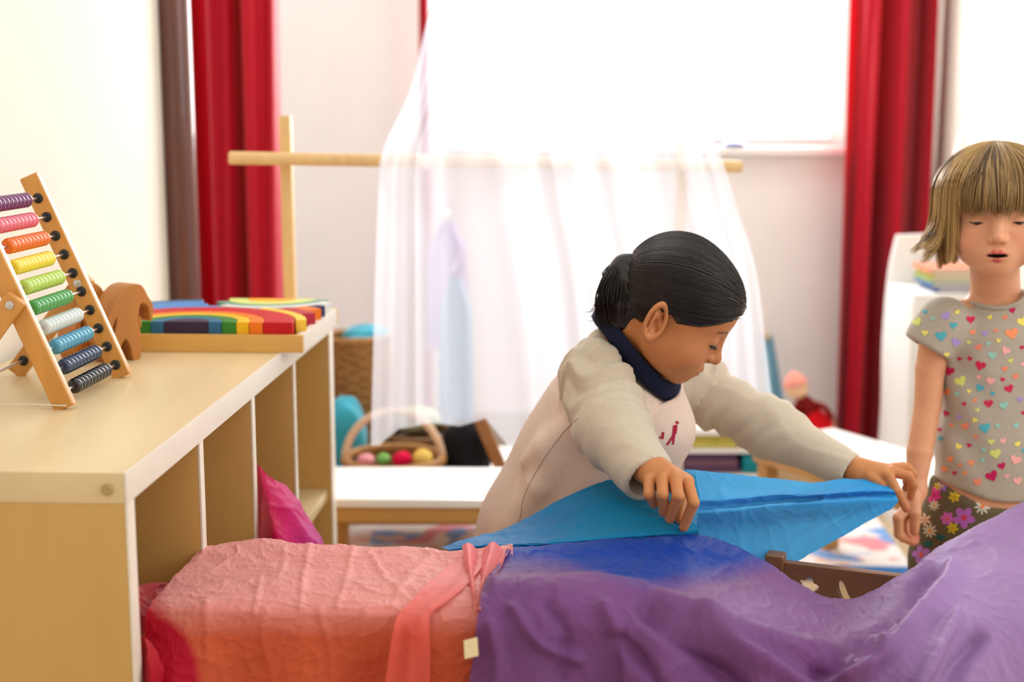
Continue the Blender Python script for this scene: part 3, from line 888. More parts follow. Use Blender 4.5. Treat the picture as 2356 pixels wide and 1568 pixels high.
def sheet(ctrl, nu, nv, colf, amp=.003, cscale=9.0, seed=1, stretch=(1, 1, 1), folds=()):
    """control grid of (px, py, Y) -> verts, faces, colours with creases along the normal"""
    C = patch(ctrl, nu, nv)
    G = np.zeros_like(C)
    f = C.reshape(-1, 3)
    cx = (f[:, 0] - 1178) / FPX; cy_ = (784 - f[:, 1]) / FPX
    d = np.stack([cx, math.cos(TH) + cy_ * math.sin(TH), -math.sin(TH) + cy_ * math.cos(TH)], 1)
    W = np.array([0, 0, HCAM]) + d * (f[:, 2] / d[:, 1])[:, None]
    G = W.reshape(nu, nv, 3)
    n = gnormals(G)
    if n[..., 1].mean() > 0: n = -n
    q_ = W * np.array(stretch)
    disp = amp * (crease(q_, cscale, seed, 3) - .35 + .8 * snoise(q_, cscale * .45, seed + 9, 2))
    for pl, A_, w_ in folds:
        disp = disp + 1.35 * A_ * np.exp(-(seg_dist(f[:, 0], f[:, 1], [tuple(p_) for p_ in crspline(np.array(pl, float), 12)]) / (.8 * w_)) ** 2)
    disp = disp.reshape(nu, nv)
    G = G + n * disp[..., None]
    return G.reshape(-1, 3), gridfaces(nu, nv), colf(C[..., 0].ravel(), C[..., 1].ravel())


def sheets(name, lst, label, thickness=.0008):
    V, F, Cc, n = [], [], [], 0
    for v, f, c_ in lst:
        V.append(v); F.append(f + n); Cc.append(c_); n += len(v)
    o = mk(name, (np.vstack(V), np.vstack(F)), silk_m, cols=np.vstack(Cc), angle=180, label=label, cat='silk cloth')
    return o


def dp(ctrl, dY):
    return [[(x, y, Y + dY) for x, y, Y in r] for r in ctrl]


# --- salmon pink silk over the stool
def pinkcol(x, y):
    t = np.clip((x - 330) / 140, 0, 1) * .6 + np.clip((1520 - y) / 130, 0, 1) * .4 + .12 * np.sin(x * .013)
    t = np.clip(t - .30 * np.clip((455 - x + .35 * (y - 1480)) / 60, 0, 1) * np.clip((y - 1420) / 50, 0, 1), 0, 1)
    back = ramp(np.clip((y - 1380) / 90, 0, 1), (0, (242, 160, 152)), (1, (220, 100, 66)))  # paler top and deeper front paint in the sheen and the shade
    crim = np.array(lin(196, 14, 48))
    k = np.clip((t - .28) / .25, 0, 1)[:, None]
    return crim * (1 - k) + back * k


pink = [
    [(455, 1330, 1.76), (540, 1330, 1.79), (640, 1330, 1.78), (740, 1330, 1.78), (850, 1330, 1.77), (950, 1330, 1.76), (1060, 1330, 1.74), (1180, 1330, 1.74)],
    [(470, 1256, 1.70), (540, 1247, 1.72), (610, 1237, 1.73), (700, 1252, 1.71), (800, 1254, 1.71), (930, 1256, 1.70), (1060, 1262, 1.68), (1180, 1256, 1.69)],
    [(425, 1300, 1.62), (520, 1300, 1.62), (610, 1298, 1.62), (700, 1300, 1.615), (800, 1302, 1.61), (930, 1304, 1.60), (1060, 1308, 1.60), (1180, 1306, 1.60)],
    [(370, 1356, 1.515), (480, 1352, 1.515), (600, 1350, 1.515), (720, 1350, 1.51), (840, 1352, 1.51), (960, 1352, 1.51), (1075, 1352, 1.50), (1180, 1350, 1.50)],
    [(345, 1392, 1.462), (450, 1392, 1.462), (580, 1394, 1.46), (700, 1397, 1.458), (830, 1400, 1.456), (950, 1404, 1.455), (1085, 1408, 1.452), (1180, 1405, 1.45)],
    [(336, 1420, 1.452), (445, 1425, 1.450), (575, 1426, 1.449), (700, 1428, 1.447), (830, 1432, 1.445), (955, 1436, 1.444), (1090, 1440, 1.441), (1180, 1440, 1.44)],
    [(332, 1500, 1.448), (420, 1500, 1.436), (560, 1500, 1.446), (700, 1500, 1.438), (840, 1505, 1.444), (955, 1505, 1.436), (1085, 1505, 1.438), (1180, 1505, 1.44)],
    [(330, 1600, 1.448), (400, 1600, 1.418), (550, 1600, 1.446), (705, 1600, 1.430), (850, 1600, 1.442), (950, 1600, 1.424), (1080, 1600, 1.436), (1180, 1600, 1.44)],
    [(330, 1760, 1.45), (390, 1760, 1.40), (545, 1760, 1.446), (710, 1760, 1.42), (855, 1760, 1.44), (945, 1760, 1.41), (1080, 1760, 1.436), (1180, 1760, 1.44)]]
PF = [([(712, 1256), (700, 1320), (690, 1398)], .004, 9), ([(812, 1258), (800, 1320), (775, 1395)], .0035, 9), ([(850, 1270), (890, 1330), (950, 1385)], .003, 8), ([(600, 1330), (590, 1380), (585, 1410)], .003, 8),
      ([(655, 1262), (640, 1330), (560, 1380)], .0025, 8), ([(475, 1395), (478, 1480), (482, 1600)], .005, 12), ([(610, 1405), (605, 1480), (640, 1600)], .004, 12), ([(735, 1405), (760, 1500), (765, 1600)], .005, 12), ([(840, 1410), (835, 1480), (860, 1600)], .004, 11), ([(1000, 1262), (930, 1340), (900, 1400)], .003, 10)]
PF = [(p_, A_ * .38, w_ * 1.15) for p_, A_, w_ in PF]
P1 = sheet(pink, 230, 340, pinkcol, .0034, 15, 4, folds=PF)
# crumpled crimson end tucked into the first compartment
tuck = [
    [(300, 1342, 1.50), (345, 1340, 1.52), (385, 1338, 1.56), (420, 1320, 1.60)],
    [(300, 1362, 1.47), (335, 1366, 1.50), (360, 1358, 1.53), (400, 1345, 1.56)],
    [(295, 1400, 1.455), (325, 1404, 1.475), (342, 1395, 1.49), (370, 1372, 1.52)],
    [(290, 1480, 1.45), (318, 1470, 1.46), (338, 1450, 1.465), (352, 1420, 1.47)]]
P2 = sheet(tuck, 40, 40, lambda x, y: ramp(np.clip((y - 1340) / 120, 0, 1), (0, (170, 60, 64)), (1, (200, 70, 70))), .006, 10, 8)
gath = [
    [(312, 1455, 1.45), (330, 1462, 1.438), (352, 1478, 1.44), (372, 1500, 1.443)],
    [(312, 1490, 1.445), (338, 1500, 1.425), (362, 1515, 1.43), (392, 1535, 1.44)],
    [(312, 1530, 1.44), (345, 1540, 1.405), (375, 1560, 1.425), (420, 1580, 1.436)],
    [(312, 1640, 1.44), (350, 1640, 1.39), (390, 1650, 1.42), (450, 1660, 1.43)],
    [(312, 1760, 1.44), (352, 1760, 1.38), (400, 1760, 1.41), (470, 1760, 1.43)]]
P3 = sheet(gath, 50, 40, lambda x, y: ramp(np.clip((y - 1455) / 90, 0, 1), (0, (222, 70, 74)), (1, (204, 24, 50))), .004, 9, 12)
# folded-over strip and twist near the purple silk
strip = []
for y_, l_, r_, Y_ in ((1266, 1060, 1122, 1.676), (1300, 1030, 1110, 1.608), (1340, 985, 1080, 1.520), (1380, 946, 1032, 1.471), (1408, 920, 994, 1.446), (1440, 908, 988, 1.434), (1500, 897, 990, 1.428), (1600, 882, 988, 1.418), (1760, 865, 985, 1.410)):
    strip.append([(l_ + (r_ - l_) * t_, y_, Y_ - .006 - .003 * math.sin(t_ * 9 + y_ * .01)) for t_ in (0, .25, .5, .75, 1)])
P4 = sheet(strip, 100, 40, lambda x, y: ramp(np.clip((y - 1280) / 180, 0, 1), (0, (242, 150, 146)), (1, (226, 96, 80))), .0016, 12, 15)  # repeats the painted paler top and deeper front of the main sheet
twist = []
for y_, l_, r_, Y_, A_ in ((1256, 1062, 1176, 1.668, .010), (1276, 1066, 1166, 1.630, .012), (1300, 1070, 1152, 1.590, .013), (1325, 1076, 1138, 1.550, .012), (1350, 1082, 1126, 1.512, .010), (1380, 1088, 1116, 1.468, .007), (1410, 1092, 1110, 1.436, .004)):
    twist.append([(l_ + (r_ - l_) * t_, y_ - 9 * math.sin(t_ * 12.5), Y_ - A_ * (.6 + .6 * math.sin(t_ * 12.5))) for t_ in np.linspace(0, 1, 11)])
P5 = sheet(twist, 60, 60, lambda x, y: ramp(np.clip((y - 1250) / 130, 0, 1), (0, (242, 140, 146)), (1, (240, 140, 128))), .0016, 14, 19)
sheets('play_silk', [P1, P2, P3, P4, P5], 'salmon pink play silk draped over the hidden stool beside the shelf unit')

# --- magenta silk falling out of the third compartment
mag = [
    [(575, 1085, 2.06), (592, 1068, 2.00), (604, 1078, 1.985), (622, 1096, 1.99), (640, 1108, 2.02), (655, 1112, 2.06)],
    [(575, 1130, 2.05), (592, 1118, 1.975), (612, 1128, 1.955), (640, 1142, 1.965), (668, 1152, 1.99), (684, 1150, 2.05)],
    [(575, 1180, 2.05), (594, 1172, 1.965), (622, 1178, 1.935), (656, 1190, 1.955), (692, 1192, 1.97), (712, 1192, 2.03)],
    [(575, 1240, 2.05), (598, 1235, 1.955), (634, 1232, 1.915), (676, 1240, 1.94), (720, 1240, 1.95), (742, 1240, 2.00)],
    [(575, 1300, 2.05), (602, 1300, 1.945), (646, 1300, 1.90), (690, 1300, 1.93), (735, 1300, 1.935), (758, 1300, 1.98)],
    [(575, 1480, 2.05), (606, 1480, 1.94), (650, 1480, 1.89), (700, 1480, 1.92), (750, 1480, 1.925), (775, 1480, 1.97)]]
P6 = sheet(mag, 70, 70, lambda x, y: ramp(np.clip((x - 590) / 130 + .1 * np.sin(y * .03), 0, 1), (0, (232, 110, 120)), (.25, (206, 20, 84)), (.5, (220, 40, 120)), (1, (206, 66, 150))), .004, 8, 23)
sheets('play_silk', [P6], 'magenta pink play silk spilling out of the shelf compartment')


# --- blue to purple silk
def bpcol(x, y):
    lim = np.interp(x, [1100, 1200, 1300, 1400, 1480, 1560, 1650, 1720, 1780, 1850, 1950], [1262, 1292, 1306, 1332, 1356, 1350, 1326, 1304, 1290, 1240, 900])
    t = np.clip((y - lim) / 55 + .5 + .12 * np.sin(x * .021) + .1 * np.sin(x * .008 + y * .02), 0, 1)
    right = np.clip((x - 1950) / 250, 0, 1) + .35 * np.exp(-((x - 1730) / 150) ** 2) * np.exp(-((y - 1400) / 70) ** 2)  # paler right end and middle patch paint sheen and top light into the dye
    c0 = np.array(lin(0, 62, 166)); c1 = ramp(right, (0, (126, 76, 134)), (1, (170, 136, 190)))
    return c0 * (1 - t)[:, None] + c1 * t[:, None]


purple = [
    [(1182, 1330, 1.84), (1300, 1330, 1.86), (1430, 1330, 1.88), (1560, 1320, 1.88), (1660, 1340, 1.88), (1760, 1380, 1.85), (1860, 1440, 1.80), (1950, 1440, 1.79), (2040, 1410, 1.82), (2150, 1360, 1.86), (2260, 1300, 1.90), (2400, 1230, 1.92), (2560, 1180, 1.92)],
    [(1175, 1258, 1.70), (1300, 1250, 1.735), (1430, 1238, 1.76), (1560, 1226, 1.77), (1660, 1244, 1.77), (1760, 1292, 1.745), (1850, 1348, 1.72), (1915, 1374, 1.71), (1985, 1372, 1.71), (2090, 1306, 1.745), (2190, 1240, 1.79), (2356, 1150, 1.84), (2560, 1060, 1.86)],
    [(1152, 1290, 1.62), (1280, 1290, 1.635), (1420, 1285, 1.655), (1550, 1285, 1.665), (1660, 1308, 1.665), (1760, 1352, 1.64), (1850, 1400, 1.62), (1925, 1425, 1.605), (2000, 1415, 1.61), (2090, 1355, 1.655), (2195, 1290, 1.70), (2356, 1235, 1.73), (2560, 1190, 1.75)],
    [(1120, 1332, 1.535), (1250, 1328, 1.545), (1400, 1330, 1.555), (1540, 1340, 1.565), (1660, 1375, 1.555), (1760, 1418, 1.535), (1850, 1455, 1.52), (1930, 1472, 1.515), (2010, 1455, 1.52), (2100, 1400, 1.565), (2200, 1350, 1.60), (2356, 1320, 1.62), (2560, 1300, 1.63)],
    [(1106, 1372, 1.455), (1235, 1365, 1.455), (1390, 1366, 1.465), (1530, 1388, 1.475), (1660, 1430, 1.47), (1760, 1472, 1.455), (1855, 1498, 1.45), (1940, 1508, 1.45), (2020, 1500, 1.455), (2110, 1470, 1.475), (2210, 1420, 1.52), (2356, 1400, 1.535), (2560, 1390, 1.54)],
    [(1098, 1430, 1.424), (1230, 1430, 1.418), (1390, 1425, 1.43), (1530, 1445, 1.425), (1650, 1490, 1.43), (1760, 1520, 1.42), (1860, 1540, 1.425), (1950, 1540, 1.42), (2030, 1540, 1.43), (2115, 1530, 1.435), (2215, 1470, 1.485), (2356, 1455, 1.495), (2560, 1450, 1.50)],
    [(1090, 1500, 1.418), (1220, 1505, 1.405), (1400, 1500, 1.42), (1520, 1520, 1.398), (1640, 1550, 1.415), (1760, 1570, 1.398), (1865, 1590, 1.41), (1960, 1590, 1.40), (2040, 1590, 1.412), (2120, 1590, 1.41), (2215, 1540, 1.455), (2356, 1530, 1.47), (2560, 1530, 1.475)],
    [(1075, 1600, 1.412), (1210, 1600, 1.39), (1410, 1600, 1.412), (1510, 1610, 1.378), (1640, 1630, 1.405), (1760, 1640, 1.378), (1870, 1650, 1.40), (1960, 1650, 1.385), (2040, 1650, 1.405), (2125, 1660, 1.39), (2220, 1640, 1.43), (2356, 1630, 1.455), (2560, 1630, 1.46)],
    [(1065, 1780, 1.41), (1205, 1780, 1.37), (1415, 1780, 1.41), (1505, 1780, 1.36), (1640, 1780, 1.40), (1760, 1780, 1.36), (1870, 1780, 1.395), (1960, 1780, 1.375), (2040, 1780, 1.40), (2125, 1780, 1.375), (2225, 1780, 1.41), (2356, 1780, 1.445), (2560, 1780, 1.45)]]
QF = [([(1140, 1352), (1400, 1345), (1560, 1395), (1700, 1450), (1900, 1498), (2030, 1498)], .010, 24), ([(1490, 1400), (1600, 1490), (1740, 1620)], -.014, 30), ([(1610, 1430), (1730, 1510), (1880, 1600)], .011, 26),
      ([(1430, 1470), (1500, 1550), (1560, 1640)], -.009, 22), ([(1390, 1400), (1440, 1500), (1450, 1620)], .007, 24), ([(2196, 1310), (2180, 1350), (2120, 1420), (2050, 1500), (1950, 1570)], .013, 24), ([(2135, 1320), (2085, 1390), (2000, 1470), (1880, 1545)], -.012, 24),
      ([(2205, 1425), (2160, 1490), (2100, 1600)], .013, 20), ([(2245, 1465), (2200, 1540), (2180, 1640)], -.012, 26), ([(1980, 1545), (1900, 1580), (1800, 1620)], .008, 16), ([(2060, 1440), (2000, 1500), (1960, 1530)], .006, 12), ([(1180, 1400), (1240, 1480), (1330, 1520)], .005, 18), ([(1130, 1440), (1150, 1530), (1140, 1620)], .007, 20), ([(1260, 1390), (1300, 1450), (1290, 1560)], -.006, 20)]
Q1 = sheet(purple, 190, 400, bpcol, .0030, 11, 41, folds=QF)
# turquoise flap lifted by the near hand
tq = lambda x, y: ramp(np.clip((x - 1030) / 560 + .12 * np.sin(x * .02 + y * .03), 0, 1), (0, (14, 112, 180)), (.5, (6, 128, 180)), (1, (10, 140, 186)))
flap = [
    [(1018, 1259, 1.700), (1075, 1238, 1.735), (1150, 1218, 1.79), (1240, 1172, 1.845), (1330, 1130, 1.88), (1420, 1098, 1.895), (1490, 1086, 1.90), (1550, 1076, 1.90), (1600, 1090, 1.895)],
    [(1020, 1262, 1.690), (1085, 1246, 1.715), (1160, 1232, 1.755), (1250, 1200, 1.80), (1340, 1165, 1.825), (1430, 1140, 1.84), (1500, 1130, 1.84), (1560, 1125, 1.84), (1610, 1140, 1.84)],
    [(1024, 1263, 1.682), (1095, 1250, 1.70), (1170, 1243, 1.725), (1260, 1226, 1.755), (1350, 1204, 1.775), (1440, 1188, 1.785), (1510, 1180, 1.785), (1560, 1180, 1.785), (1605, 1180, 1.785)],
    [(1030, 1264, 1.676), (1105, 1254, 1.688), (1180, 1250, 1.70), (1270, 1246, 1.715), (1360, 1238, 1.73), (1450, 1230, 1.735), (1520, 1225, 1.737), (1564, 1222, 1.740), (1604, 1216, 1.752)],
    [(1034, 1266, 1.676), (1110, 1260, 1.690), (1190, 1260, 1.703), (1280, 1258, 1.72), (1370, 1250, 1.738), (1455, 1240, 1.745), (1520, 1236, 1.748), (1570, 1240, 1.755), (1612, 1236, 1.775)]]
Q2 = sheet(flap, 80, 160, tq, .0028, 8, 51)
# light blue sheet stretched between both hands
lb = lambda x, y: ramp(np.clip((x - 1500) / 560 + .1 * np.sin(y * .04 + x * .01), 0, 1), (0, (84, 180, 240)), (.6, (84, 182, 242)), (1, (52, 166, 238)))
sheetc = [
    [(1545, 1076, 1.90), (1620, 1082, 1.905), (1700, 1090, 1.91), (1780, 1098, 1.92), (1860, 1108, 1.93), (1940, 1104, 1.945), (2000, 1102, 1.95), (2050, 1112, 1.945)],
    [(1560, 1110, 1.885), (1630, 1118, 1.885), (1705, 1122, 1.89), (1780, 1126, 1.895), (1862, 1130, 1.905), (1942, 1120, 1.925), (2004, 1116, 1.935), (2055, 1122, 1.935)],
    [(1580, 1150, 1.86), (1640, 1150, 1.862), (1712, 1146, 1.868), (1785, 1138, 1.878), (1866, 1138, 1.885), (1944, 1132, 1.905), (2006, 1128, 1.918), (2058, 1130, 1.925)],
    [(1585, 1168, 1.868), (1645, 1166, 1.878), (1718, 1160, 1.888), (1790, 1154, 1.896), (1870, 1148, 1.905), (1948, 1142, 1.92), (2010, 1138, 1.93), (2062, 1138, 1.93)],
    [(1588, 1180, 1.852), (1650, 1176, 1.852), (1722, 1168, 1.858), (1794, 1160, 1.866), (1874, 1156, 1.878), (1952, 1150, 1.90), (2014, 1148, 1.915), (2066, 1150, 1.925)],
    [(1575, 1215, 1.862), (1650, 1220, 1.868), (1725, 1220, 1.874), (1798, 1210, 1.88), (1880, 1196, 1.892), (1956, 1182, 1.908), (2016, 1170, 1.918), (2064, 1158, 1.925)],
    [(1570, 1262, 1.868), (1650, 1270, 1.87), (1725, 1272, 1.875), (1800, 1260, 1.882), (1880, 1236, 1.894), (1952, 1208, 1.908), (2008, 1184, 1.918), (2058, 1164, 1.926)],
    [(1568, 1330, 1.866), (1648, 1330, 1.868), (1722, 1330, 1.87), (1798, 1312, 1.878), (1870, 1270, 1.892), (1945, 1230, 1.906), (2000, 1198, 1.918), (2052, 1170, 1.926)]]
Q3 = sheet(sheetc, 110, 170, lb, .0026, 10, 61)
bo = sheets('play_silk', [Q1, Q2, Q3], 'blue to purple play silk draped in front and lifted by the dark haired child')
ORG[bo.name] = np.array(bo.location)
tg = [(1067, 1474), (1098, 1466), (1101, 1508), (1069, 1515)]
tv_ = np.array([P(x, y, 1.404) for i, (x, y) in enumerate(tg)]); tn = np.array([0, .0015, 0])
mk('care_tag', (np.vstack([tv_, tv_ + tn]), [[0, 1, 2, 3][::-1], [4, 5, 6, 7], [0, 1, 5, 4], [1, 2, 6, 5], [2, 3, 7, 6], [3, 0, 4, 7]]), mat('tag_cream', (236, 220, 178), .7), bo, smooth=False, label='small cream care tag')

# ================================================================== doll bed behind the purple silk
walnut = mat('walnut', (146, 102, 68), .45, .45, noise=.3, nscale=9, stretch=(.25, 1, 4), bump=.05, bscale=140)
c0_ = P(1806, 1290, 1.86); c1_ = P(2080, 1318, 1.80)
cd_ = nrm((c1_ - c0_) * np.array([1, 1, 0])); cw = np.cross(cd_, Z3)
Lc = .30; zt = c0_[2]
crl = thing('doll_bed', 'dark wooden doll bed with star and moon cutouts behind the purple silk', 'doll bed', (c0_ + cd_ * .15) * np.array([1, 1, 0]) + cw * .12)
sp = [(.034 + .0125 * (1 + .2 * math.cos(5 * t - .6)) * math.cos(t), -.031 + .0125 * (1 + .2 * math.cos(5 * t - .6)) * math.sin(t)) for t in np.linspace(0, 2 * math.pi, 50, endpoint=False)]
mo = smooth_loop(np.array([(.078, -.016), (.0835, -.022), (.090, -.036), (.100, -.046), (.116, -.052), (.104, -.058), (.090, -.054), (.080, -.044), (.074, -.026)]), 5)
cz = c0_ * np.array([1, 1, 0]) + Z3 * zt
V, F = plate([(0, 0), (Lc, 0), (Lc, -.19), (0, -.19)], cz, cd_, Z3, cw, .016, [sp, [tuple(p) for p in mo]], .001)
mk('headboard', (V, F), walnut, crl, angle=35)
zb = zt - .19
for a_ in (-.013, Lc + .013):
    for o_, zh in ((0, zt + .010), (.22, zb + .04)):
        mk('post', box((cz + cd_ * a_ + cw * o_) * np.array([1, 1, 0]), cd_, cw, Z3, (-.013, .013), (-.013, .013), (.0, zh), .004, 3), walnut, crl)
    mk('side_rail', box(cz * np.array([1, 1, 0]) + cd_ * a_, cd_, cw, Z3, (-.008, .008), (.013, .207), (zb, zb + .035), .002), walnut, crl)
mk('footboard', box(cz * np.array([1, 1, 0]), cd_, cw, Z3, (0, Lc), (.212, .228), (zb, zb + .035), .002), walnut, crl)
mk('bed_base', box(cz * np.array([1, 1, 0]), cd_, cw, Z3, (0, Lc), (.008, .212), (zb, zb + .010), .001), walnut, crl)

# ================================================================== implicit surfaces for the children
def smin(a, b, k):
    h = np.clip(.5 + .5 * (b - a) / k, 0, 1)
    return b + (a - b) * h - k * h * (1 - h)


def smax(a, b, k):
    return -smin(-a, -b, k)


def s_ball(p, c, r):
    return np.linalg.norm(p - np.asarray(c, float), axis=-1) - r


def s_ell(p, c, r, Rm=None):
    q = p - np.asarray(c, float)
    if Rm is not None: q = q @ np.asarray(Rm, float).T
    r = np.asarray(r, float)
    k0 = np.linalg.norm(q / r, axis=-1); k1 = np.linalg.norm(q / (r * r), axis=-1)
    return k0 * (k0 - 1) / (k1 + 1e-9)


def s_cone(p, a, b, ra, rb):
    a = np.asarray(a, float); b = np.asarray(b, float); ab = b - a
    t = np.clip(((p - a) @ ab) / (ab @ ab), 0, 1)
    return np.linalg.norm(p - a - t[..., None] * ab, axis=-1) - (ra + (rb - ra) * t)


def s_chain(p, pts, rad, k):
    d = None
    for i in range(len(pts) - 1):
        e = s_cone(p, pts[i], pts[i + 1], rad[i], rad[i + 1])
        d = e if d is None else smin(d, e, k)
    return d


def surfnet(f, lo, hi, h):
    """dual surface extraction of f=0 -> verts, quads (outward)"""
    lo = np.asarray(lo, float); hi = np.asarray(hi, float)
    n = np.ceil((hi - lo) / h).astype(int) + 1
    ax = [lo[i] + h * np.arange(n[i]) for i in range(3)]
    val = np.empty(n, np.float32)
    step = max(1, int(400000 / (n[1] * n[2])))
    yy, zz = np.meshgrid(ax[1], ax[2], indexing='ij')
    for i in range(0, n[0], step):
        xs = ax[0][i:i + step]
        pts = np.stack(np.broadcast_arrays(xs[:, None, None], yy[None], zz[None]), -1).reshape(-1, 3)
        val[i:i + step] = f(pts).reshape(len(xs), n[1], n[2])
    neg = val < 0
    c = n - 1
    acc = np.zeros(tuple(c) + (3,), np.float32); cnt = np.zeros(tuple(c), np.float32)
    quads = []
    offs = [(0, 0), (0, 1), (1, 0), (1, 1)]
    for d in range(3):
        e1, e2 = [(1, 2), (2, 0), (0, 1)][d]
        s0 = [slice(None)] * 3; s1 = [slice(None)] * 3
        s0[d] = slice(0, -1); s1[d] = slice(1, None)
        a = val[tuple(s0)]; b = val[tuple(s1)]
        ch = neg[tuple(s0)] != neg[tuple(s1)]
        I = np.argwhere(ch)
        if len(I) == 0: continue
        va = a[ch]; vb = b[ch]; t = va / (va - vb + 1e-12)
        pos = I.astype(np.float32); pos[:, d] += t
        for o1, o2 in offs:
            J = I.copy(); J[:, e1] -= o1; J[:, e2] -= o2
            ok = (J[:, e1] >= 0) & (J[:, e2] >= 0) & (J[:, e1] < c[e1]) & (J[:, e2] < c[e2]) & (J[:, d] < c[d])
            np.add.at(acc, tuple(J[ok].T), pos[ok]); np.add.at(cnt, tuple(J[ok].T), 1)
        ok = (I[:, e1] > 0) & (I[:, e2] > 0) & (I[:, e1] < c[e1]) & (I[:, e2] < c[e2])
        K = I[ok]; sgn = va[ok] < 0
        def idx(o1, o2):
            J = K.copy(); J[:, e1] -= o1; J[:, e2] -= o2
            return np.ravel_multi_index(tuple(J.T), tuple(c))
        q = np.stack([idx(0, 0), idx(1, 0), idx(1, 1), idx(0, 1)], 1)
        q[~sgn] = q[~sgn][:, ::-1]
        quads.append(q)
    act = np.argwhere(cnt > 0)
    lin_ = np.ravel_multi_index(tuple(act.T), tuple(c))
    remap = np.full(int(np.prod(c)), -1, np.int64); remap[lin_] = np.arange(len(lin_))
    V = lo + h * (acc[tuple(act.T)] / cnt[tuple(act.T)][:, None])
    Q = remap[np.vstack(quads)]
    Q = Q[(Q >= 0).all(1)]
    for _ in range(2):                       # pull the vertices onto the surface
        e = h * .25
        d0 = f(V); g = np.stack([f(V + e * X3) - d0, f(V + e * Y3) - d0, f(V + e * Z3) - d0], 1) / e
        gl = np.sum(g * g, 1) + 1e-6
        st = -g * (d0 / gl)[:, None]; ln = np.linalg.norm(st, axis=1)
        st *= np.minimum(1, h * .6 / (ln + 1e-12))[:, None]
        V = V + st
    return V, Q


def relax(V, Q, it=2, w=.5):
    for _ in range(it):
        s_ = np.zeros_like(V); n = np.zeros(len(V))
        for a, b in ((0, 1), (1, 2), (2, 3), (3, 0)):
            np.add.at(s_, Q[:, a], V[Q[:, b]]); np.add.at(s_, Q[:, b], V[Q[:, a]])
            np.add.at(n, Q[:, a], 1); np.add.at(n, Q[:, b], 1)
        V = V + w * (s_ / np.maximum(n, 1)[:, None] - V)
    return V


def bounds(pts, pad):
    p = np.array(pts); return p.min(0) - pad, p.max(0) + pad


def rotm(ax, deg):
    return np.array(Matrix.Rotation(math.radians(deg), 3, Vector(ax)))


# ------------------------------------------------------------------ a child's head in its own frame
# X = the child's right, Y = face direction, Z = up; eyes at z = 0
LM = dict(nose=(0, .099, -.026), chin=(0, .073, -.080), mouth=(0, .086, -.048), eyeR=(.026, .078, -.002), eyeL=(-.026, .078, -.002), earR=(.072, -.010, -.014))


def head_sdf(q, open_mouth=0.0, ears=True):
    ax = q.copy(); ax[..., 0] = np.abs(ax[..., 0])          # mirrored
    d = s_ell(q, (0, -.006, .030), (.070, .086, .067))
    d = smin(d, s_ell(q, (0, .034, .026), (.056, .048, .046)), .02)
    d = smin(d, s_ell(q, (0, .022, -.018), (.057, .056, .058)), .022)
    d = smin(d, s_ball(ax, (.030, .047, -.033), .0255), .022)
    d = smin(d, s_cone(ax, (.040, .010, -.040), (.012, .056, -.065), .016, .013), .02)
    d = smin(d, s_ball(q, (0, .061, -.067), .0125), .014)
    # eye sockets, lids
    d = smax(d, -s_ell(ax, (.027, .092, .000), (.017, .014, .010)), .012)
    d = smin(d, s_ell(ax, (.0265, .0655, -.0015), (.0145, .0125, .0115)), .004)
    # brow ridge softness, muzzle
    d = smin(d, s_ell(q, (0, .066, -.047), (.024, .0165, .018)), .014)
    # nose
    d = smin(d, s_cone(q, (0, .078, .004), (0, .0875, -.020), .0055, .0075), .012)
    d = smin(d, s_ball(q, (0, .0905, -.0245), .0076), .006)
    d = smin(d, s_ball(ax, (.0086, .0835, -.0272), .0052), .005)
    d = smax(d, -s_ell(ax, (.0048, .0905, -.0335), (.0026, .004, .0026)), .002)
    # lips
    up = smin(s_cone(ax, (.0165, .0755, -.0495), (.0035, .0815, -.0455), .0022, .0040), s_ball(q, (0, .0805, -.0455), .0036), .003)
    d = smin(d, up, .004)
    lo_ = s_cone(ax, (.0135, .0755, -.0525), (0, .0795, -.0555), .0024, .0044)
    d = smin(d, lo_, .004)
    g = .0010 + .0028 * open_mouth
    d = smax(d, -s_ell(q, (0, .084, -.0502), (.0155 - .004 * open_mouth, .009, g)), .0015)
    d = smax(d, -s_ell(q, (0, .088, -.0635), (.016, .006, .0035)), .008)
    if ears:
        e = ax - np.array([.0705, -.012, -.012])
        Rm = rotm((0, 0, 1), -24) @ rotm((1, 0, 0), -12)
        e = e @ Rm.T
        rr = np.sqrt((e[..., 1] / .62) ** 2 + e[..., 2] ** 2) ; ringd = np.sqrt((rr - .0235) ** 2 * .6 + (e[..., 0] - .007) ** 2) - .0036
        disc = s_ell(e, (0, .0, 0), (.0055, .0135, .0235))
        lobe = s_ell(e, (.003, .003, -.0225), (.0045, .007, .008))
        anti = s_cone(e, (.006, -.004, .010), (.006, -.005, -.012), .003, .003)
        ear = smin(smin(smin(disc, ringd, .003), lobe, .005), anti, .003)
        ear = smax(ear, -s_ell(e, (.010, .0035, -.004), (.010, .006, .0085)), .003)
        tragus = s_ball(e, (.003, .0115, -.005), .004)
        ear = smin(ear, tragus, .003)
        d = smin(d, ear, .004)
    return d


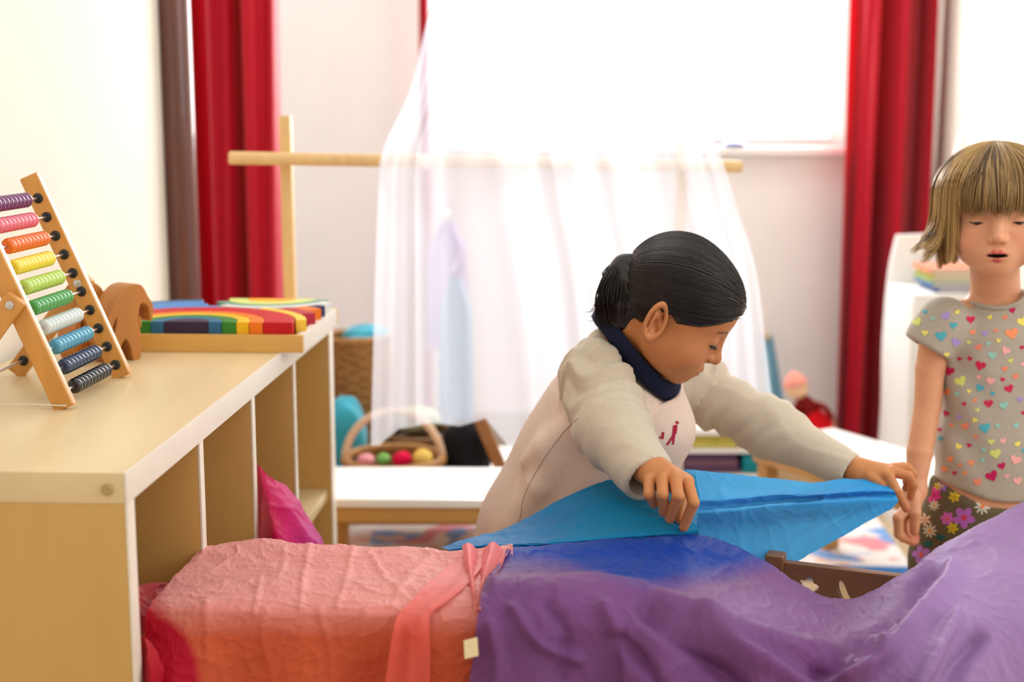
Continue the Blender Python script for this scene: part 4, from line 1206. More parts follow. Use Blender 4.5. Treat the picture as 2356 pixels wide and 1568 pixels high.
def head_cols(q, skin, lip, open_mouth=0.0, brow=None, cheek=None):
    ax = q.copy(); ax[..., 0] = np.abs(ax[..., 0])
    c = np.tile(np.array(lin(*skin)), (len(q), 1))
    def mixc(rgb, w_):
        nonlocal c
        w_ = np.clip(w_, 0, 1)[:, None]; c = c * (1 - w_) + np.array(lin(*rgb)) * w_
    if cheek: mixc(cheek, .55 * np.exp(-(((ax - [.034, .062, -.026]) / [.017, .03, .014]) ** 2).sum(1)))
    if cheek: mixc(cheek, .4 * np.exp(-(((ax - [0, .094, -.027]) / [.010, .02, .007]) ** 2).sum(1)))
    up = np.minimum(s_cone(ax, (.0165, .0765, -.0495), (.0035, .0815, -.0455), .0022, .0040), s_cone(ax, (.0135, .0755, -.0525), (0, .0795, -.0555), .0024, .0044))
    mixc(lip, (1 - (up - .0002) / .0016) * (q[:, 1] > .07))
    mixc((40, 12, 10), (1 - (s_ell(q, (0, .082, -.0502), (.0158 - .004 * open_mouth, .0085, .0011 + .0028 * open_mouth))) / .0008) * (q[:, 1] < .0845))
    if brow:
        bz = .0135 + .003 * np.cos((ax[:, 0] - .026) / .012)
        mixc(brow, .75 * np.exp(-((ax[:, 2] - bz) / .0022) ** 2) * ((ax[:, 0] > .010) & (ax[:, 0] < .043)) * (q[:, 1] > .05))
    mixc((70, 30, 20), (1 - s_ell(ax, (.0048, .0900, -.0338), (.0028, .005, .0026)) / .001) * .8)
    return c


def lash(o3, Rw, sc, side, x0=.0135, x1=.0400, thick=.0017, out=.0022):
    """lashes of a lowered lid: a thin curved fringe standing off the lid, in world space"""
    n = 17; V = []
    for t in np.linspace(-1, 1, n):
        x = (x0 + x1) / 2 + (x1 - x0) / 2 * t; zc = -.0048 - .0020 * (1 - t * t)
        u = ((x - .0265) / .0145) ** 2 + ((zc + .0015) / .0115) ** 2
        yv_ = .0655 + .0125 * math.sqrt(max(.0, 1 - u)) if u < 1 else .0655 - .004 * (u - 1)
        yv_ = max(yv_, .0655)
        w2 = thick * (1 - .55 * t * t); o_ = out * (1 - .3 * t * t)
        V += [(side * x, yv_ - .001, zc + w2), (side * x, yv_ + .0006, zc + w2), (side * x, yv_ + o_, zc - w2 * .3), (side * x, yv_ + o_ * .8, zc - w2), (side * x, yv_ - .001, zc - w2)]
    V = np.array(V) * sc
    F = []
    for i in range(n - 1):
        for j in range(5):
            k = (j + 1) % 5; F.append([i * 5 + j, i * 5 + k, i * 5 + 5 + k, i * 5 + 5 + j])
    return V @ Rw.T + o3, F


def eye_slit(o3, Rw, sc, side, hgt=.0026):
    """visible part of the eyeball below a lowered lid -> verts, faces, colours"""
    n, m = 21, 6; V, C_ = [], []
    for t in np.linspace(-1, 1, n):
        for s_ in np.linspace(0, 1, m):
            x = .0265 + .0122 * t; z0 = -.0040 + .0012 * (1 - t * t); z1 = -.0058 - (hgt - .0006) * (1 - t * t)
            z = z0 + (z1 - z0) * s_
            u = ((x - .0265) / .0145) ** 2 + ((z + .0015) / .0115) ** 2
            V.append((side * x, .0655 + .0125 * math.sqrt(max(0, 1 - u)) + .0006, z))
            k = math.exp(-((t - .02) / .40) ** 4)
            C_.append(np.array(lin(46, 30, 24)) * k + np.array(lin(176, 140, 124)) * (1 - k))
    return (np.array(V) * sc) @ Rw.T + o3, gridfaces(n, m), np.array(C_)


def strands(S, rad, ns=3):
    """S: (count, points, 3) -> thin tapered tubes in one mesh"""
    n, m, _ = S.shape
    t = np.gradient(S, axis=1); t /= np.linalg.norm(t, axis=2)[..., None] + 1e-12
    a = np.cross(t, np.array([.3, .5, .81])); a /= np.linalg.norm(a, axis=2)[..., None] + 1e-12
    b = np.cross(t, a)
    prof = rad * (1 - .75 * np.linspace(0, 1, m) ** 3)[None, :, None]
    rings = [S + prof * (math.cos(x) * a + math.sin(x) * b) for x in np.arange(ns) * 2 * math.pi / ns]
    V = np.stack(rings, 2).reshape(-1, 3)
    i, j, k = np.meshgrid(np.arange(n), np.arange(m - 1), np.arange(ns), indexing='ij')
    base = (i * m + j) * ns; k2 = (k + 1) % ns
    F = np.stack([base + k, base + k2, base + ns + k2, base + ns + k], -1).reshape(-1, 4)
    return V, F


def finger(pts, r):
    return pts, r


def hand_sdf(p, palm, fingers, k=.0035, kp=.008):
    d = None
    for a, b, ra, rb in palm:
        e = s_cone(p, a, b, ra, rb); d = e if d is None else smin(d, e, kp)
    fd = None
    for pts, r in fingers:
        e = s_chain(p, pts, r, .002)
        fd = e if fd is None else np.minimum(fd, e)
    return smin(d, fd, k)


skin1 = mat('skin_tan', (200, 140, 95), .5, .35, attr='col', noise=.05, nscale=60, sss=.12, bump=.04, bscale=700)
skin2 = mat('skin_light', (230, 175, 140), .5, .35, attr='col', noise=.04, nscale=60, sss=.15, bump=.04, bscale=700)
hair1 = mat('hair_dark', (26, 20, 17), .38, .5, noise=.3, nscale=30)
hair2 = mat('hair_blond', (180, 140, 80), .42, .5, attr='col')
lash_m = mat('lash_dark', (24, 16, 14), .6)


def bvh_of(o):
    me = o.data; off = ORG[o.name]
    vs = [Vector((np.array(v.co) + off).tolist()) for v in me.vertices]
    return BVHTree.FromPolygons(vs, [tuple(p.vertices) for p in me.polygons])


CAMV = Vector((0, 0, HCAM))


def ray(bv, px, py):
    d = Vector((P(px, py, 1.0) - np.array([0, 0, HCAM])).tolist()).normalized()
    return bv.ray_cast(CAMV, d)


def decal(bv, polys, off=.0006):
    """flat print: picture outlines laid onto a garment surface. polys: list of (points, rgb, (cx,cy))"""
    V, F, C_ = [], [], []
    for pts, rgb, ctr in polys:
        ring_, ok = [], True
        allp = [ctr] + [((x + ctr[0]) / 2, (y + ctr[1]) / 2) for x, y in pts] + list(pts)
        for x, y in allp:
            h, n, _, _ = ray(bv, x, y)
            if h is None: ok = False; break
            ring_.append(np.array(h) + np.array(n) * off)
        if not ok: continue
        rv = np.array(ring_)
        if np.ptp(rv[:, 1]) > .05: continue
        b = len(V); n_ = len(pts); V += ring_; C_ += [lin(*rgb)] * len(ring_)
        for i in range(n_):
            j = (i + 1) % n_
            F.append([b, b + 1 + i, b + 1 + j]); F.append([b + 1 + i, b + 1 + n_ + i, b + 1 + n_ + j, b + 1 + j])
    return np.array(V), F, np.array(C_)


print_m = mat('flat_print', (200, 200, 200), .85, .15, attr='col')

# ================================================================== the dark haired child
R1 = np.array([[-0.0188, 0.8533, 0.521], [-0.9926, 0.0465, -0.112], [-0.1198, -0.5193, 0.8462]]) @ rotm((0, 0, 1), -9)
S1 = 1.075; H1 = P(1541, 757, 1.955)
_t = np.array([0.22204505375544506, 2.0, 0.7758369213720794]); H1 = np.array([0, 0, HCAM]) + (_t - np.array([0, 0, HCAM])) * (1.957 / 2.0) + np.array([.004, 0, 0])
g1 = thing('person', 'child with dark tied back hair in a beige sweatshirt lifting the blue silk', 'person', np.array([.05, 2.06, 0]))


def to1(p):
    q = ((p - H1) @ R1) / S1
    q[..., 1] = np.where(q[..., 1] < 0, q[..., 1] * 1.22, q[..., 1]); return q


def fr1(q):
    q = np.array(q, float); q[..., 1] = np.where(q[..., 1] < 0, q[..., 1] / 1.22, q[..., 1])
    return (q * S1) @ R1.T + H1


NB = P(1452, 812, 2.02)                     # neck base
nk_top = fr1((0, -.025, -.035))


def skin1_head(p):
    d = head_sdf(to1(p)) * S1
    d = smin(d, s_cone(p, nk_top, NB, .040, .043), .014)
    return smin(d, s_ball(p, NB - Z3 * .03, .055), .02)


lo, hi = bounds([H1 - .1, H1 + .125, NB], .02)
Vh, Qh = surfnet(skin1_head, lo, hi, .0021)
qh = to1(Vh)
colh = head_cols(qh, (193, 126, 76), (166, 80, 62), brow=(70, 44, 30), cheek=(204, 126, 88))

# near hand (right) and far hand (left)
h = lambda x, y, Y: P(x, y, Y)
wr = h(1486, 1070, 1.800)
nf_ = [([h(1494, 1103, 1.757), h(1494, 1137, 1.740), h(1504, 1158, 1.752)], [.0078, .0074, .0062]),
       ([h(1524, 1100, 1.748), h(1525, 1138, 1.727), h(1527, 1177, 1.744)], [.0082, .0078, .0064]),
       ([h(1554, 1100, 1.744), h(1560, 1140, 1.721), h(1541, 1193, 1.741)], [.0082, .0078, .0064]),
       ([h(1582, 1110, 1.748), h(1596, 1156, 1.724), h(1573, 1212, 1.737)], [.0080, .0074, .0062]),
       ([h(1545, 1105, 1.79), h(1570, 1150, 1.775), h(1566, 1195, 1.757)], [.0095, .0085, .0068])]
npalm = [(h(1468, 1040, 1.83), wr, .021, .0205), (wr, h(1500, 1106, 1.768), .0195, .0125), (wr, h(1527, 1104, 1.760), .0195, .0130), (wr, h(1555, 1104, 1.756), .019, .0130), (wr, h(1578, 1108, 1.762), .018, .0115), (wr, h(1548, 1112, 1.788), .018, .012)]
fw_ = h(1975, 1083, 1.972)
ff_ = [([h(2044, 1094, 1.945), h(2062, 1128, 1.935), h(2085, 1170, 1.938)], [.0082, .0070, .0056]),
       ([h(2054, 1085, 1.955), h(2090, 1094, 1.950), h(2101, 1114, 1.952), h(2095, 1143, 1.958)], [.0080, .0072, .0066, .0055]),
       ([h(2058, 1077, 1.968), h(2088, 1076, 1.968), h(2100, 1090, 1.970), h(2084, 1122, 1.972)], [.0076, .0070, .0064, .0054]),
       ([h(2050, 1074, 1.982), h(2078, 1072, 1.986), h(2090, 1086, 1.988), h(2084, 1108, 1.985)], [.0068, .0062, .0056, .005]),
       ([h(2002, 1096, 1.952), h(2032, 1114, 1.945), h(2054, 1122, 1.946)], [.0085, .0070, .0058])]
fpalm = [(h(1945, 1068, 1.985), fw_, .018, .0165), (fw_, h(2040, 1092, 1.952), .0165, .0105), (fw_, h(2046, 1086, 1.962), .0165, .0105), (fw_, h(2048, 1082, 1.974), .0155, .010), (fw_, h(2010, 1096, 1.958), .0155, .0090)]
VV, QQ, CC, nn = [Vh], [Qh], [colh], len(Vh)
nails = []
for palm, fing in ((npalm, nf_), (fpalm, ff_)):
    pts = [x for a, b, _, _ in palm for x in (a, b)] + [x for f_, _ in fing for x in f_]
    lo, hi = bounds(pts, .026)
    v, q_ = surfnet(lambda p: hand_sdf(p, palm, fing), lo, hi, .0014)
    c_ = np.tile(np.array(lin(200, 132, 80)), (len(v), 1))
    for f_, r_ in fing:                       # redder fingertips and knuckles
        w_ = np.exp(-(np.linalg.norm(v - f_[-1], axis=1) / .009) ** 2)[:, None] * .5
        c_ = c_ * (1 - w_) + np.array(lin(206, 118, 88)) * w_
    VV.append(v); QQ.append(q_ + nn); CC.append(c_); nn += len(v)
# the body hidden under the clothes, so that the figure is one mesh
HIP = P(1238, 1262, 2.10)
BODY1 = [(NB, P(1400, 930, 2.03), .05, .068), (P(1400, 930, 2.03), P(1330, 1070, 2.06), .068, .07), (P(1330, 1070, 2.06), HIP, .07, .072)]
SHR, ELR, WRR = P(1386, 872, 1.965), P(1406, 985, 1.885), P(1486, 1092, 1.800)
SHL, ELL, WRL = P(1598, 892, 2.125), P(1772, 985, 2.065), P(1945, 1078, 1.985)


def body1(p):
    d = None
    for a, b, ra, rb in BODY1:
        e = s_cone(p, a, b, ra, rb); d = e if d is None else smin(d, e, .03)
    d = smin(d, s_chain(p, [SHR, ELR, wr], [.036, .029, .019], .01), .03)
    d = smin(d, s_chain(p, [P(1500, 880, 2.07), SHL, ELL, fw_], [.04, .034, .027, .0155], .01), .03)
    for sx in (-.045, .045):
        kn = np.array([HIP[0] + .03, HIP[1] + sx - .02, .22])
        d = smin(d, s_chain(p, [HIP + np.array([0, sx, 0]), kn, np.array([HIP[0] - .03, HIP[1] + sx, .035])], [.055, .042, .03], .02), .02)
    return d


lo, hi = bounds([NB, HIP, SHR, SHL, wr, fw_, (HIP[0], HIP[1], .0)], .09)
v, q_ = surfnet(body1, lo, hi, .0075)
VV.append(v); QQ.append(q_ + nn); CC.append(np.tile(np.array(lin(193, 126, 76)), (len(v), 1))); nn += len(v)
mk('body', (np.vstack(VV), np.vstack(QQ)), skin1, g1, cols=np.vstack(CC), angle=180)
for sd_ in (1, -1): mk('eyelash', lash(H1, R1, S1, sd_, .0135, .0425, .0026, .0055), lash_m, g1, angle=180)

# hair: smooth cap combed back into a low tied tail
HC = np.array([0, -.004, .0285]); HR = np.array([.0765, .0905, .0720])
KN = np.array([.004, -.0935, .004])


def hl1(y): return np.interp(y, [-.1, -.05, -.030, -.018, -.008, .006, .018, .045, .066, .082, .1], [-.07, -.062, -.050, -.028, .002, .004, -.004, .008, .024, .040, .052])


def cap1(p):
    q = to1(p)
    d = smin(s_ell(q, HC, HR), s_ell(q, (0, .034, .028), (.062, .0555, .0515)), .015)
    # swept waves in the combed hair
    ang = np.arctan2(q[:, 0], q[:, 2] - KN[2]); d = d - .0011 * np.sin(ang * 17 + 6 * q[:, 1] * 10) * np.clip((-.02 - q[:, 1]) / .06 + .6, .15, 1)
    d = smax(d, (hl1(q[:, 1]) - q[:, 2]) * .8, .010)
    knot = s_ell(q, KN + [0, -.004, .006], (.022, .018, .021))
    d = smin(d, knot, .010)
    return smin(d * S1, s_chain(p, TAIL, [.015, .024, .027, .024, .012], .01), .010)


TAIL = [P(1446, 610, 1.955), P(1440, 650, 1.95), P(1437, 695, 1.95), P(1437, 728, 1.955), P(1432, 752, 1.965)]
lo, hi = bounds(TAIL + [fr1(HC + HR * np.array([a, b, c])) for a in (-1, 1) for b in (-1, 1) for c in (-1, 1)] + [fr1(KN)], .03)
v, q_ = surfnet(cap1, lo, hi, .0032)
hr1 = mk('hair', (v, q_), hair1, g1, angle=180)
rg = np.random.default_rng(3)
# combed strands on the cap
n_ = 1500; m_ = 16
kd = (KN - HC) / HR; kd /= np.linalg.norm(kd)
S = []
while len(S) < n_:
    e = rg.normal(size=3); e /= np.linalg.norm(e)
    pt = HC + e * HR
    if pt[2] < hl1(pt[1]) + (.010 if -.03 < pt[1] < .02 else .003) or pt[1] < -.05: continue
    om = math.acos(np.clip(e @ kd, -1, 1)); t = np.linspace(0, .97, m_)
    d_ = (np.sin((1 - t) * om)[:, None] * e + np.sin(t * om)[:, None] * kd) / math.sin(om)
    lift = .0012 + .0012 * rg.random()
    pp = HC + d_ * (HR + lift)
    for _ in range(4):                       # keep above the forehead bulge
        fh = smin(s_ell(pp, HC, HR), s_ell(pp, (0, .034, .028), (.062, .0555, .0515)), .015)
        g_n = (pp - HC); g_n /= np.linalg.norm(g_n, axis=1)[:, None]
        pp = pp + g_n * (lift * .6 - fh)[:, None]
    if (pp[:, 2] < hl1(pp[:, 1]) + .0015).any(): continue
    S.append(fr1(pp))
v, f_ = strands(np.array(S), .00065)
mk('hair_strands', (v, f_), hair1, hr1, angle=180)
# the tail
tailp = crspline([P(1446, 604, 1.955), P(1440, 650, 1.95), P(1437, 695, 1.95), P(1435, 732, 1.955), P(1430, 762, 1.962)], 20)
S = []
for i in range(1500):
    a = rg.random() * 6.283; r0 = .033 * math.sqrt(.35 + .65 * rg.random()) + 0 * math.sqrt(rg.random()); ln = .72 + .28 * rg.random(); wob = rg.normal(size=3) * .004
    fan = rg.random()
    idx = np.linspace(0, 19 * ln, 16); base = np.stack([np.interp(idx, np.arange(20), tailp[:, k]) for k in range(3)], 1)
    t = np.linspace(0, 1, 16)
    rad = r0 * (.5 + .62 * np.sin(t * 2.6 + .1))
    off = np.stack([math.cos(a) * rad * 1.05, math.sin(a) * rad * .8, .25 * math.sin(a * 2) * rad], 1)
    flick = np.stack([(-.026 if fan < .05 else .004 * fan) * t ** 4, 0 * t, (.018 if fan < .05 else 0) * t ** 5], 1)
    S.append(base + off + flick + wob * t[:, None])
v, f_ = strands(np.array(S), .0008)
mk('ponytail', (v, f_), hair1, hr1, angle=180)
thc = np.linspace(0, 2 * math.pi, 24, endpoint=False)
kr = fr1(KN + [0, -.013, .004]); kax = nrm(R1 @ np.array([.1, -.9, .35])); ka = nrm(np.cross(kax, Z3)); kb = np.cross(kax, ka)
mk('hair_tie', tube([kr + .019 * (math.cos(t) * ka + math.sin(t) * kb) for t in thc], .0042, 8, closed=True), mat('hair_tie_black', (12, 11, 12), .6), hr1)

# sweatshirt
SR = [P(1400, 808, 2.02), SHR, ELR, WRR]; SRr = [.034, .053, .047, .0375]
SLp = [P(1545, 862, 2.09), SHL, ELL, WRL]; SLr = [.040, .047, .041, .0285]


def axis_s(p, pts):
    """distance along a chain, roughly"""
    best = None; s0 = 0
    for i in range(len(pts) - 1):
        ab = pts[i + 1] - pts[i]; L = np.linalg.norm(ab); t = np.clip(((p - pts[i]) @ ab) / (L * L), 0, 1)
        d = np.linalg.norm(p - pts[i] - t[:, None] * ab, axis=1); s_ = s0 + t * L
        if best is None: best, out = d, s_
        else: out = np.where(d < best, s_, out); best = np.minimum(d, best)
        s0 += L
    return out


def sleeves(p):
    out = []
    for pts, rr_, seed, nxt in ((SR, SRr, 3, h(1510, 1120, 1.775)), (SLp, SLr, 8, h(2010, 1112, 1.955))):
        d = s_chain(p, pts, rr_, .03)
        s_ = axis_s(p, pts); n = snoise(p, 6, seed, 1)
        am = .0050 * np.exp(-((s_ - .085) / .055) ** 2) + .0016 * np.exp(-((s_ - .19) / .06) ** 2)
        wv_ = np.sin(s_ * 2 * math.pi / .036 + 3.6 * n)
        d = d - am * np.sign(wv_) * np.abs(wv_) ** 1.6 - .0014 * snoise(p, 9, seed + 5, 2) - .0016 * crease(p, 7, seed + 2, 1)
        w_ = pts[-1]; ax_2 = nrm(w_ - pts[-2]); ax_2 = nrm(ax_2 * .6 + nrm(nxt - w_) * .4)
        cut = (p - w_) @ ax_2 - .010
        d = smax(d, cut, .003)
        hol = s_cone(p, w_ - ax_2 * .03, w_ + ax_2 * .05, rr_[-1] * .74, rr_[-1] * .78)
        d = smax(d, -hol, .0025)
        out.append(d)
    return out


def torso1(p):
    d = s_chain(p, [P(1452, 848, 2.03), P(1418, 940, 2.035), P(1345, 1062, 2.06), P(1262, 1215, 2.085), P(1235, 1300, 2.10)], [.062, .090, .098, .103, .105], .05)
    d = smin(d, s_chain(p, [P(1490, 920, 2.00), P(1505, 985, 2.005), P(1470, 1090, 2.02), P(1420, 1200, 2.04)], [.045, .054, .052, .05], .03), .03)
    d = smin(d, s_chain(p, [P(1205, 1060, 1.985), P(1250, 1028, 1.972), P(1325, 972, 1.962)], [.004, .010, .005], .01), .03)
    d = smin(d, s_chain(p, [P(1190, 1200, 1.995), P(1240, 1120, 1.975), P(1330, 1020, 1.968)], [.004, .010, .004], .01), .03)
    # hanging folds
    q = p - P(1340, 1060, 2.0)
    dirv = nrm(P(1250, 1230, 2.05) - P(1340, 960, 2.0)); a = q @ nrm(np.cross(dirv, Y3))
    s_ = q @ dirv
    d = d - .0055 * np.sin(a * 2 * math.pi / .085 + 1.2 * np.sin(s_ * 14)) * np.clip(.5 + s_ / .15, 0, 1) - .0022 * snoise(p, 5, 77, 2)
    return d


CPX = [(1377, 724, 2.005), (1398, 752, 1.958), (1430, 797, 1.940), (1462, 838, 1.936), (1494, 872, 1.942), (1526, 897, 1.958), (1550, 898, 1.985), (1560, 878, 2.02), (1546, 842, 2.06), (1500, 790, 2.085), (1440, 738, 2.080), (1395, 714, 2.062)]
CLP = smooth_loop(np.array([P(*c_) for c_ in CPX]), 8)
NC = CLP.mean(0); _u, _s, _vt = np.linalg.svd(CLP - NC)
ca_, cb_, cn_ = _vt[0], _vt[1], _vt[2]
if cn_[2] < 0: cn_ = -cn_
CA, CB = np.abs((CLP - NC) @ ca_).max(), np.abs((CLP - NC) @ cb_).max()


def shirt1(p):
    sr, sl = sleeves(p); t = torso1(p)
    d = smin(smin(t, sr, .022), sl, .022)
    q = p - NC; x = q @ ca_; y = q @ cb_; z = q @ cn_
    hole = np.maximum((np.sqrt((x / CA) ** 2 + (y / CB) ** 2) - .96) * CB, -.020 - z)
    d = smax(d, -hole, .004)
    near = np.maximum(np.maximum((np.sqrt((x / (CA * 1.05)) ** 2 + (y / (CB * 1.06)) ** 2) - 1) * CB, .001 - z), z - .09)
    d = smax(d, -near, .006)
    return d


lo, hi = bounds([SHR, WRR, SHL, WRL, P(1090, 1290, 2.1), P(1235, 1300, 2.2), P(1590, 980, 1.97), NC], .07)
v, q_ = surfnet(shirt1, lo, hi, .0042)
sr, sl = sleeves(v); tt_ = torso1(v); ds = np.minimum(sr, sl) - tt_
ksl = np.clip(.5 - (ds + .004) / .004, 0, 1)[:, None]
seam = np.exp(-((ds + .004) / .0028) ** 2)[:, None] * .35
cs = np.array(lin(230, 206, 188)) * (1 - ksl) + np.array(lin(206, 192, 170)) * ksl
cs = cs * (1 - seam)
fleece1 = mat('sweatshirt_fleece', (220, 205, 190), .95, .1, attr='col', noise=.05, nscale=150, bump=.35, bscale=900, sheen=.25)
so = mk('sweatshirt', (v, q_), fleece1, g1, cols=cs, angle=180)
NUP = nrm(nrm(nk_top - NB) + .25 * cn_)
cl_ = np.vstack([CLP, CLP[:1]]); th = np.arange(len(cl_))
ring_p = [(1.05, -.017), (1.11, -.013), (1.095, -.002), (1.02, .014), (.985, .0205), (.955, .0205), (.95, .012), (.97, .0)]
G = np.zeros((len(cl_), len(ring_p) + 1, 3))
for i, pt in enumerate(cl_):
    for j, (k_, z_) in enumerate(ring_p + [ring_p[0]]):
        G[i, j] = NC + (pt - NC) * k_ + NUP * z_
mk('collar', (G.reshape(-1, 3), gridfaces(len(th), len(ring_p) + 1)), mat('navy_rib', (26, 32, 58), .85, .2, bump=.4, bscale=600, noise=.1), so, angle=180, label='navy ribbed neckband')
bv = bvh_of(so)
zq = lambda x, y: (1380 + x / 6.03, 980 + y / 6.03)
redp = (168, 36, 62)
polys = []


def stroke(pts, wpx):
    for (x0, y0), (x1, y1) in zip(pts[:-1], pts[1:]):
        d = np.array([x1 - x0, y1 - y0], float); d /= np.linalg.norm(d); n = np.array([-d[1], d[0]]) * wpx / 2; e = d * wpx * .3
        a, b = np.array([x0, y0]) - e, np.array([x1, y1]) + e
        polys.append(([tuple(a + n), tuple((a + b) / 2 + n), tuple(b + n), tuple(b - n), tuple((a + b) / 2 - n), tuple(a - n)], redp, tuple((a + b) / 2)))


stroke([zq(868, 85), zq(800, 165)], 5); stroke([zq(876, 90), zq(866, 165), zq(840, 215)], 6); stroke([zq(828, 150), zq(866, 165)], 4)
stroke([zq(1028, 0), zq(1015, 130), zq(935, 250)], 5); stroke([zq(1060, -5), zq(1048, 90), zq(1018, 125)], 5); stroke([zq(1028, -2), zq(1060, -5)], 5); stroke([zq(1030, 120), zq(1012, 240)], 5)
stroke([(1556, 970), (1559, 973)], 6); stroke([zq(195, 705), zq(240, 660)], 6)
letters = polys
for k0_, k1_, lb_ in ((0, 4, 'dark red printed letter A'), (4, 10, 'dark red printed letter R'), (10, 11, 'small dark red printed dot')):
    V, F, C_ = decal(bv, letters[k0_:k1_], .0008)
    if len(V): mk('printed_letter', (V, F), print_m, so, cols=C_, angle=180, label=lb_)
for line in ([(1330, 962), (1300, 990), (1262, 1040), (1225, 1100), (1203, 1150), (1197, 1190), (1180, 1215)],):
    pp = []
    for x, y in crspline(np.array(line, float), 40):
        hh_, n, _, _ = ray(bv, x, y)
        if hh_ is not None: pp.append(np.array(hh_) + np.array(n) * .0002)
    if len(pp) > 6: mk('side_seam', tube(pp, .0005, 6), mat('seam_thread', (150, 124, 112), .9), so)


def trousers1(p):
    d = None
    for sx in (-.047, .047):
        kn = np.array([HIP[0] + .03, HIP[1] + sx - .02, .22])
        e = s_chain(p, [HIP + np.array([0, sx, -.01]), kn, np.array([HIP[0] - .03, HIP[1] + sx, .05])], [.068, .053, .043], .02)
        d = e if d is None else smin(d, e, .02)
    return smax(d, .03 - p[:, 2], .004) - .001 * snoise(p, 7, 5, 1)


lo, hi = bounds([HIP, (HIP[0], HIP[1], 0)], .13)
v, q_ = surfnet(trousers1, lo, hi, .007)
mk('trousers', (v, q_), mat('trouser_blue', (60, 78, 112), .9, .1, noise=.15, bump=.3, bscale=500), g1, angle=180)
for sx in (-.047, .047):
    def shoe(p, sx=sx):
        d = s_ell(p, (HIP[0] + .005, HIP[1] + sx, .028), (.085, .033, .034))
        return smax(d, .001 - p[:, 2], .004)
    lo, hi = bounds([(HIP[0] - .1, HIP[1] + sx - .05, -.01), (HIP[0] + .1, HIP[1] + sx + .05, .08)], .0)
    v, q_ = surfnet(shoe, lo, hi, .005)
    mk('shoe', (v, q_), mat('shoe_grey', (90, 88, 92), .7), g1, angle=180)

# ================================================================== the fair haired child
R2 = np.array([[-0.9633, -0.2679, -0.0184], [0.2669, -0.9628, 0.0423], [-0.0291, 0.0359, 0.9989]])
S2 = 1.027; H2 = np.array([0.7176940926176107, 2.08, 0.895987200354944])
R2 = R2 @ rotm((1, 0, 0), -3); H2 = H2 + np.array([.003, 0, .007])
g2 = thing('person', 'fair haired child in a heart print shirt standing at the right', 'person', np.array([.745, 2.14, 0]))


def to2(p): return ((p - H2) @ R2) / S2
def fr2(q): return (np.asarray(q) * S2) @ R2.T + H2


zz = lambda y, Y=2.12: P(2300, y, Y)[2]
BC2 = np.array([P(2303, 900, 2.13)[0], 2.135])
NB2 = np.array([P(2298, 700, 2.12)[0], 2.13, zz(690)])


XL2 = P(2152, 1090, 2.1)[0]


def loft(p, tab, c):
    """tab rows: z, rx, ry, dx, dy"""
    t = np.array(tab)[::-1] if tab[0][0] > tab[-1][0] else np.array(tab)
    z = p[:, 2]; rx = np.interp(z, t[:, 0], t[:, 1]); ry = np.interp(z, t[:, 0], t[:, 2])
    x = p[:, 0] - c[0] - np.interp(z, t[:, 0], t[:, 3]); y = p[:, 1] - c[1] - np.interp(z, t[:, 0], t[:, 4])
    k = (np.abs(x / rx) ** 2.3 + np.abs(y / ry) ** 2.3) ** (1 / 2.3)
    d = (k - 1) * ry
    return np.maximum(np.maximum(d, t[0, 0] - z), z - t[-1, 0])


TAB = [(zz(668), .036, .045, 0, 0), (zz(690), .052, .050, 0, 0), (zz(712), .068, .054, 0, 0), (zz(735), .086, .058, 0, 0), (zz(765), .096, .064, 0, -.002), (zz(850), .092, .068, 0, -.004), (zz(950), .0925, .068, 0, -.006), (zz(1040), .098, .070, 0, -.008), (zz(1136), .103, .072, 0, -.008)]
A2 = [P(2160, 752, 2.115), P(2140, 850, 2.118), P(2134, 935, 2.112), P(2116, 1040, 2.095), P(2105, 1128, 2.080)]
A2r = [.026, .0225, .0205, .0195, .0150]
A2b = [np.array([2 * BC2[0] - a[0], a[1] + .03, a[2]]) for a in A2]


def skin2_head(p):
    d = head_sdf(to2(p), .45, True) * S2
    d = smin(d, s_cone(p, fr2((0, -.022, -.03)), NB2 + [0, .005, 0], .036, .037), .012)
    ch = s_cone(p, NB2 + [-.055, .0, -.035], NB2 + [.055, .0, -.035], .034, .034)
    return smin(d, smin(ch, s_ball(p, NB2 + [0, -.002, -.045], .040), .02), .022)


lo, hi = bounds([H2 - .1, H2 + .11, NB2 - [.09, .0, .08], NB2 + [.09, 0, 0]], .012)
Vh, Qh = surfnet(skin2_head, lo, hi, .0021)
qh = to2(Vh)
colh = head_cols(qh, (226, 166, 128), (206, 92, 84), .45, brow=(176, 128, 86), cheek=(228, 138, 112))
VV, QQ, CC, nn = [Vh], [Qh], [colh], len(Vh)
wp = A2[-1]
fng = [([h(2088, 1168, 2.058), h(2066, 1190, 2.050), h(2068, 1228, 2.052), h(2092, 1242, 2.060)], [.0085, .0080, .0074, .0064]),
       ([h(2090, 1172, 2.070), h(2072, 1200, 2.064), h(2078, 1236, 2.064), h(2100, 1246, 2.070)], [.0085, .0080, .0074, .0064]),
       ([h(2096, 1176, 2.084), h(2082, 1206, 2.080), h(2088, 1238, 2.080), h(2106, 1244, 2.084)], [.0080, .0076, .007, .006]),
       ([h(2102, 1176, 2.096), h(2092, 1204, 2.094), h(2096, 1230, 2.094), h(2108, 1236, 2.096)], [.0072, .0066, .006, .0055]),
       ([h(2104, 1146, 2.062), h(2106, 1180, 2.050), h(2104, 1222, 2.050)], [.0105, .0088, .0068])]
plm = [(wp, h(2086, 1172, 2.062), .0150, .0105), (wp, h(2090, 1176, 2.074), .0150, .0105), (wp, h(2098, 1180, 2.086), .0145, .010), (wp, h(2102, 1160, 2.064), .0145, .011)]
armpts = A2 + [x for f_, _ in fng for x in f_]
lo, hi = bounds(armpts, .032)


def arm2(p):
    d = s_chain(p, A2, A2r, .003)
    return smin(d, hand_sdf(p, plm, fng), .008)


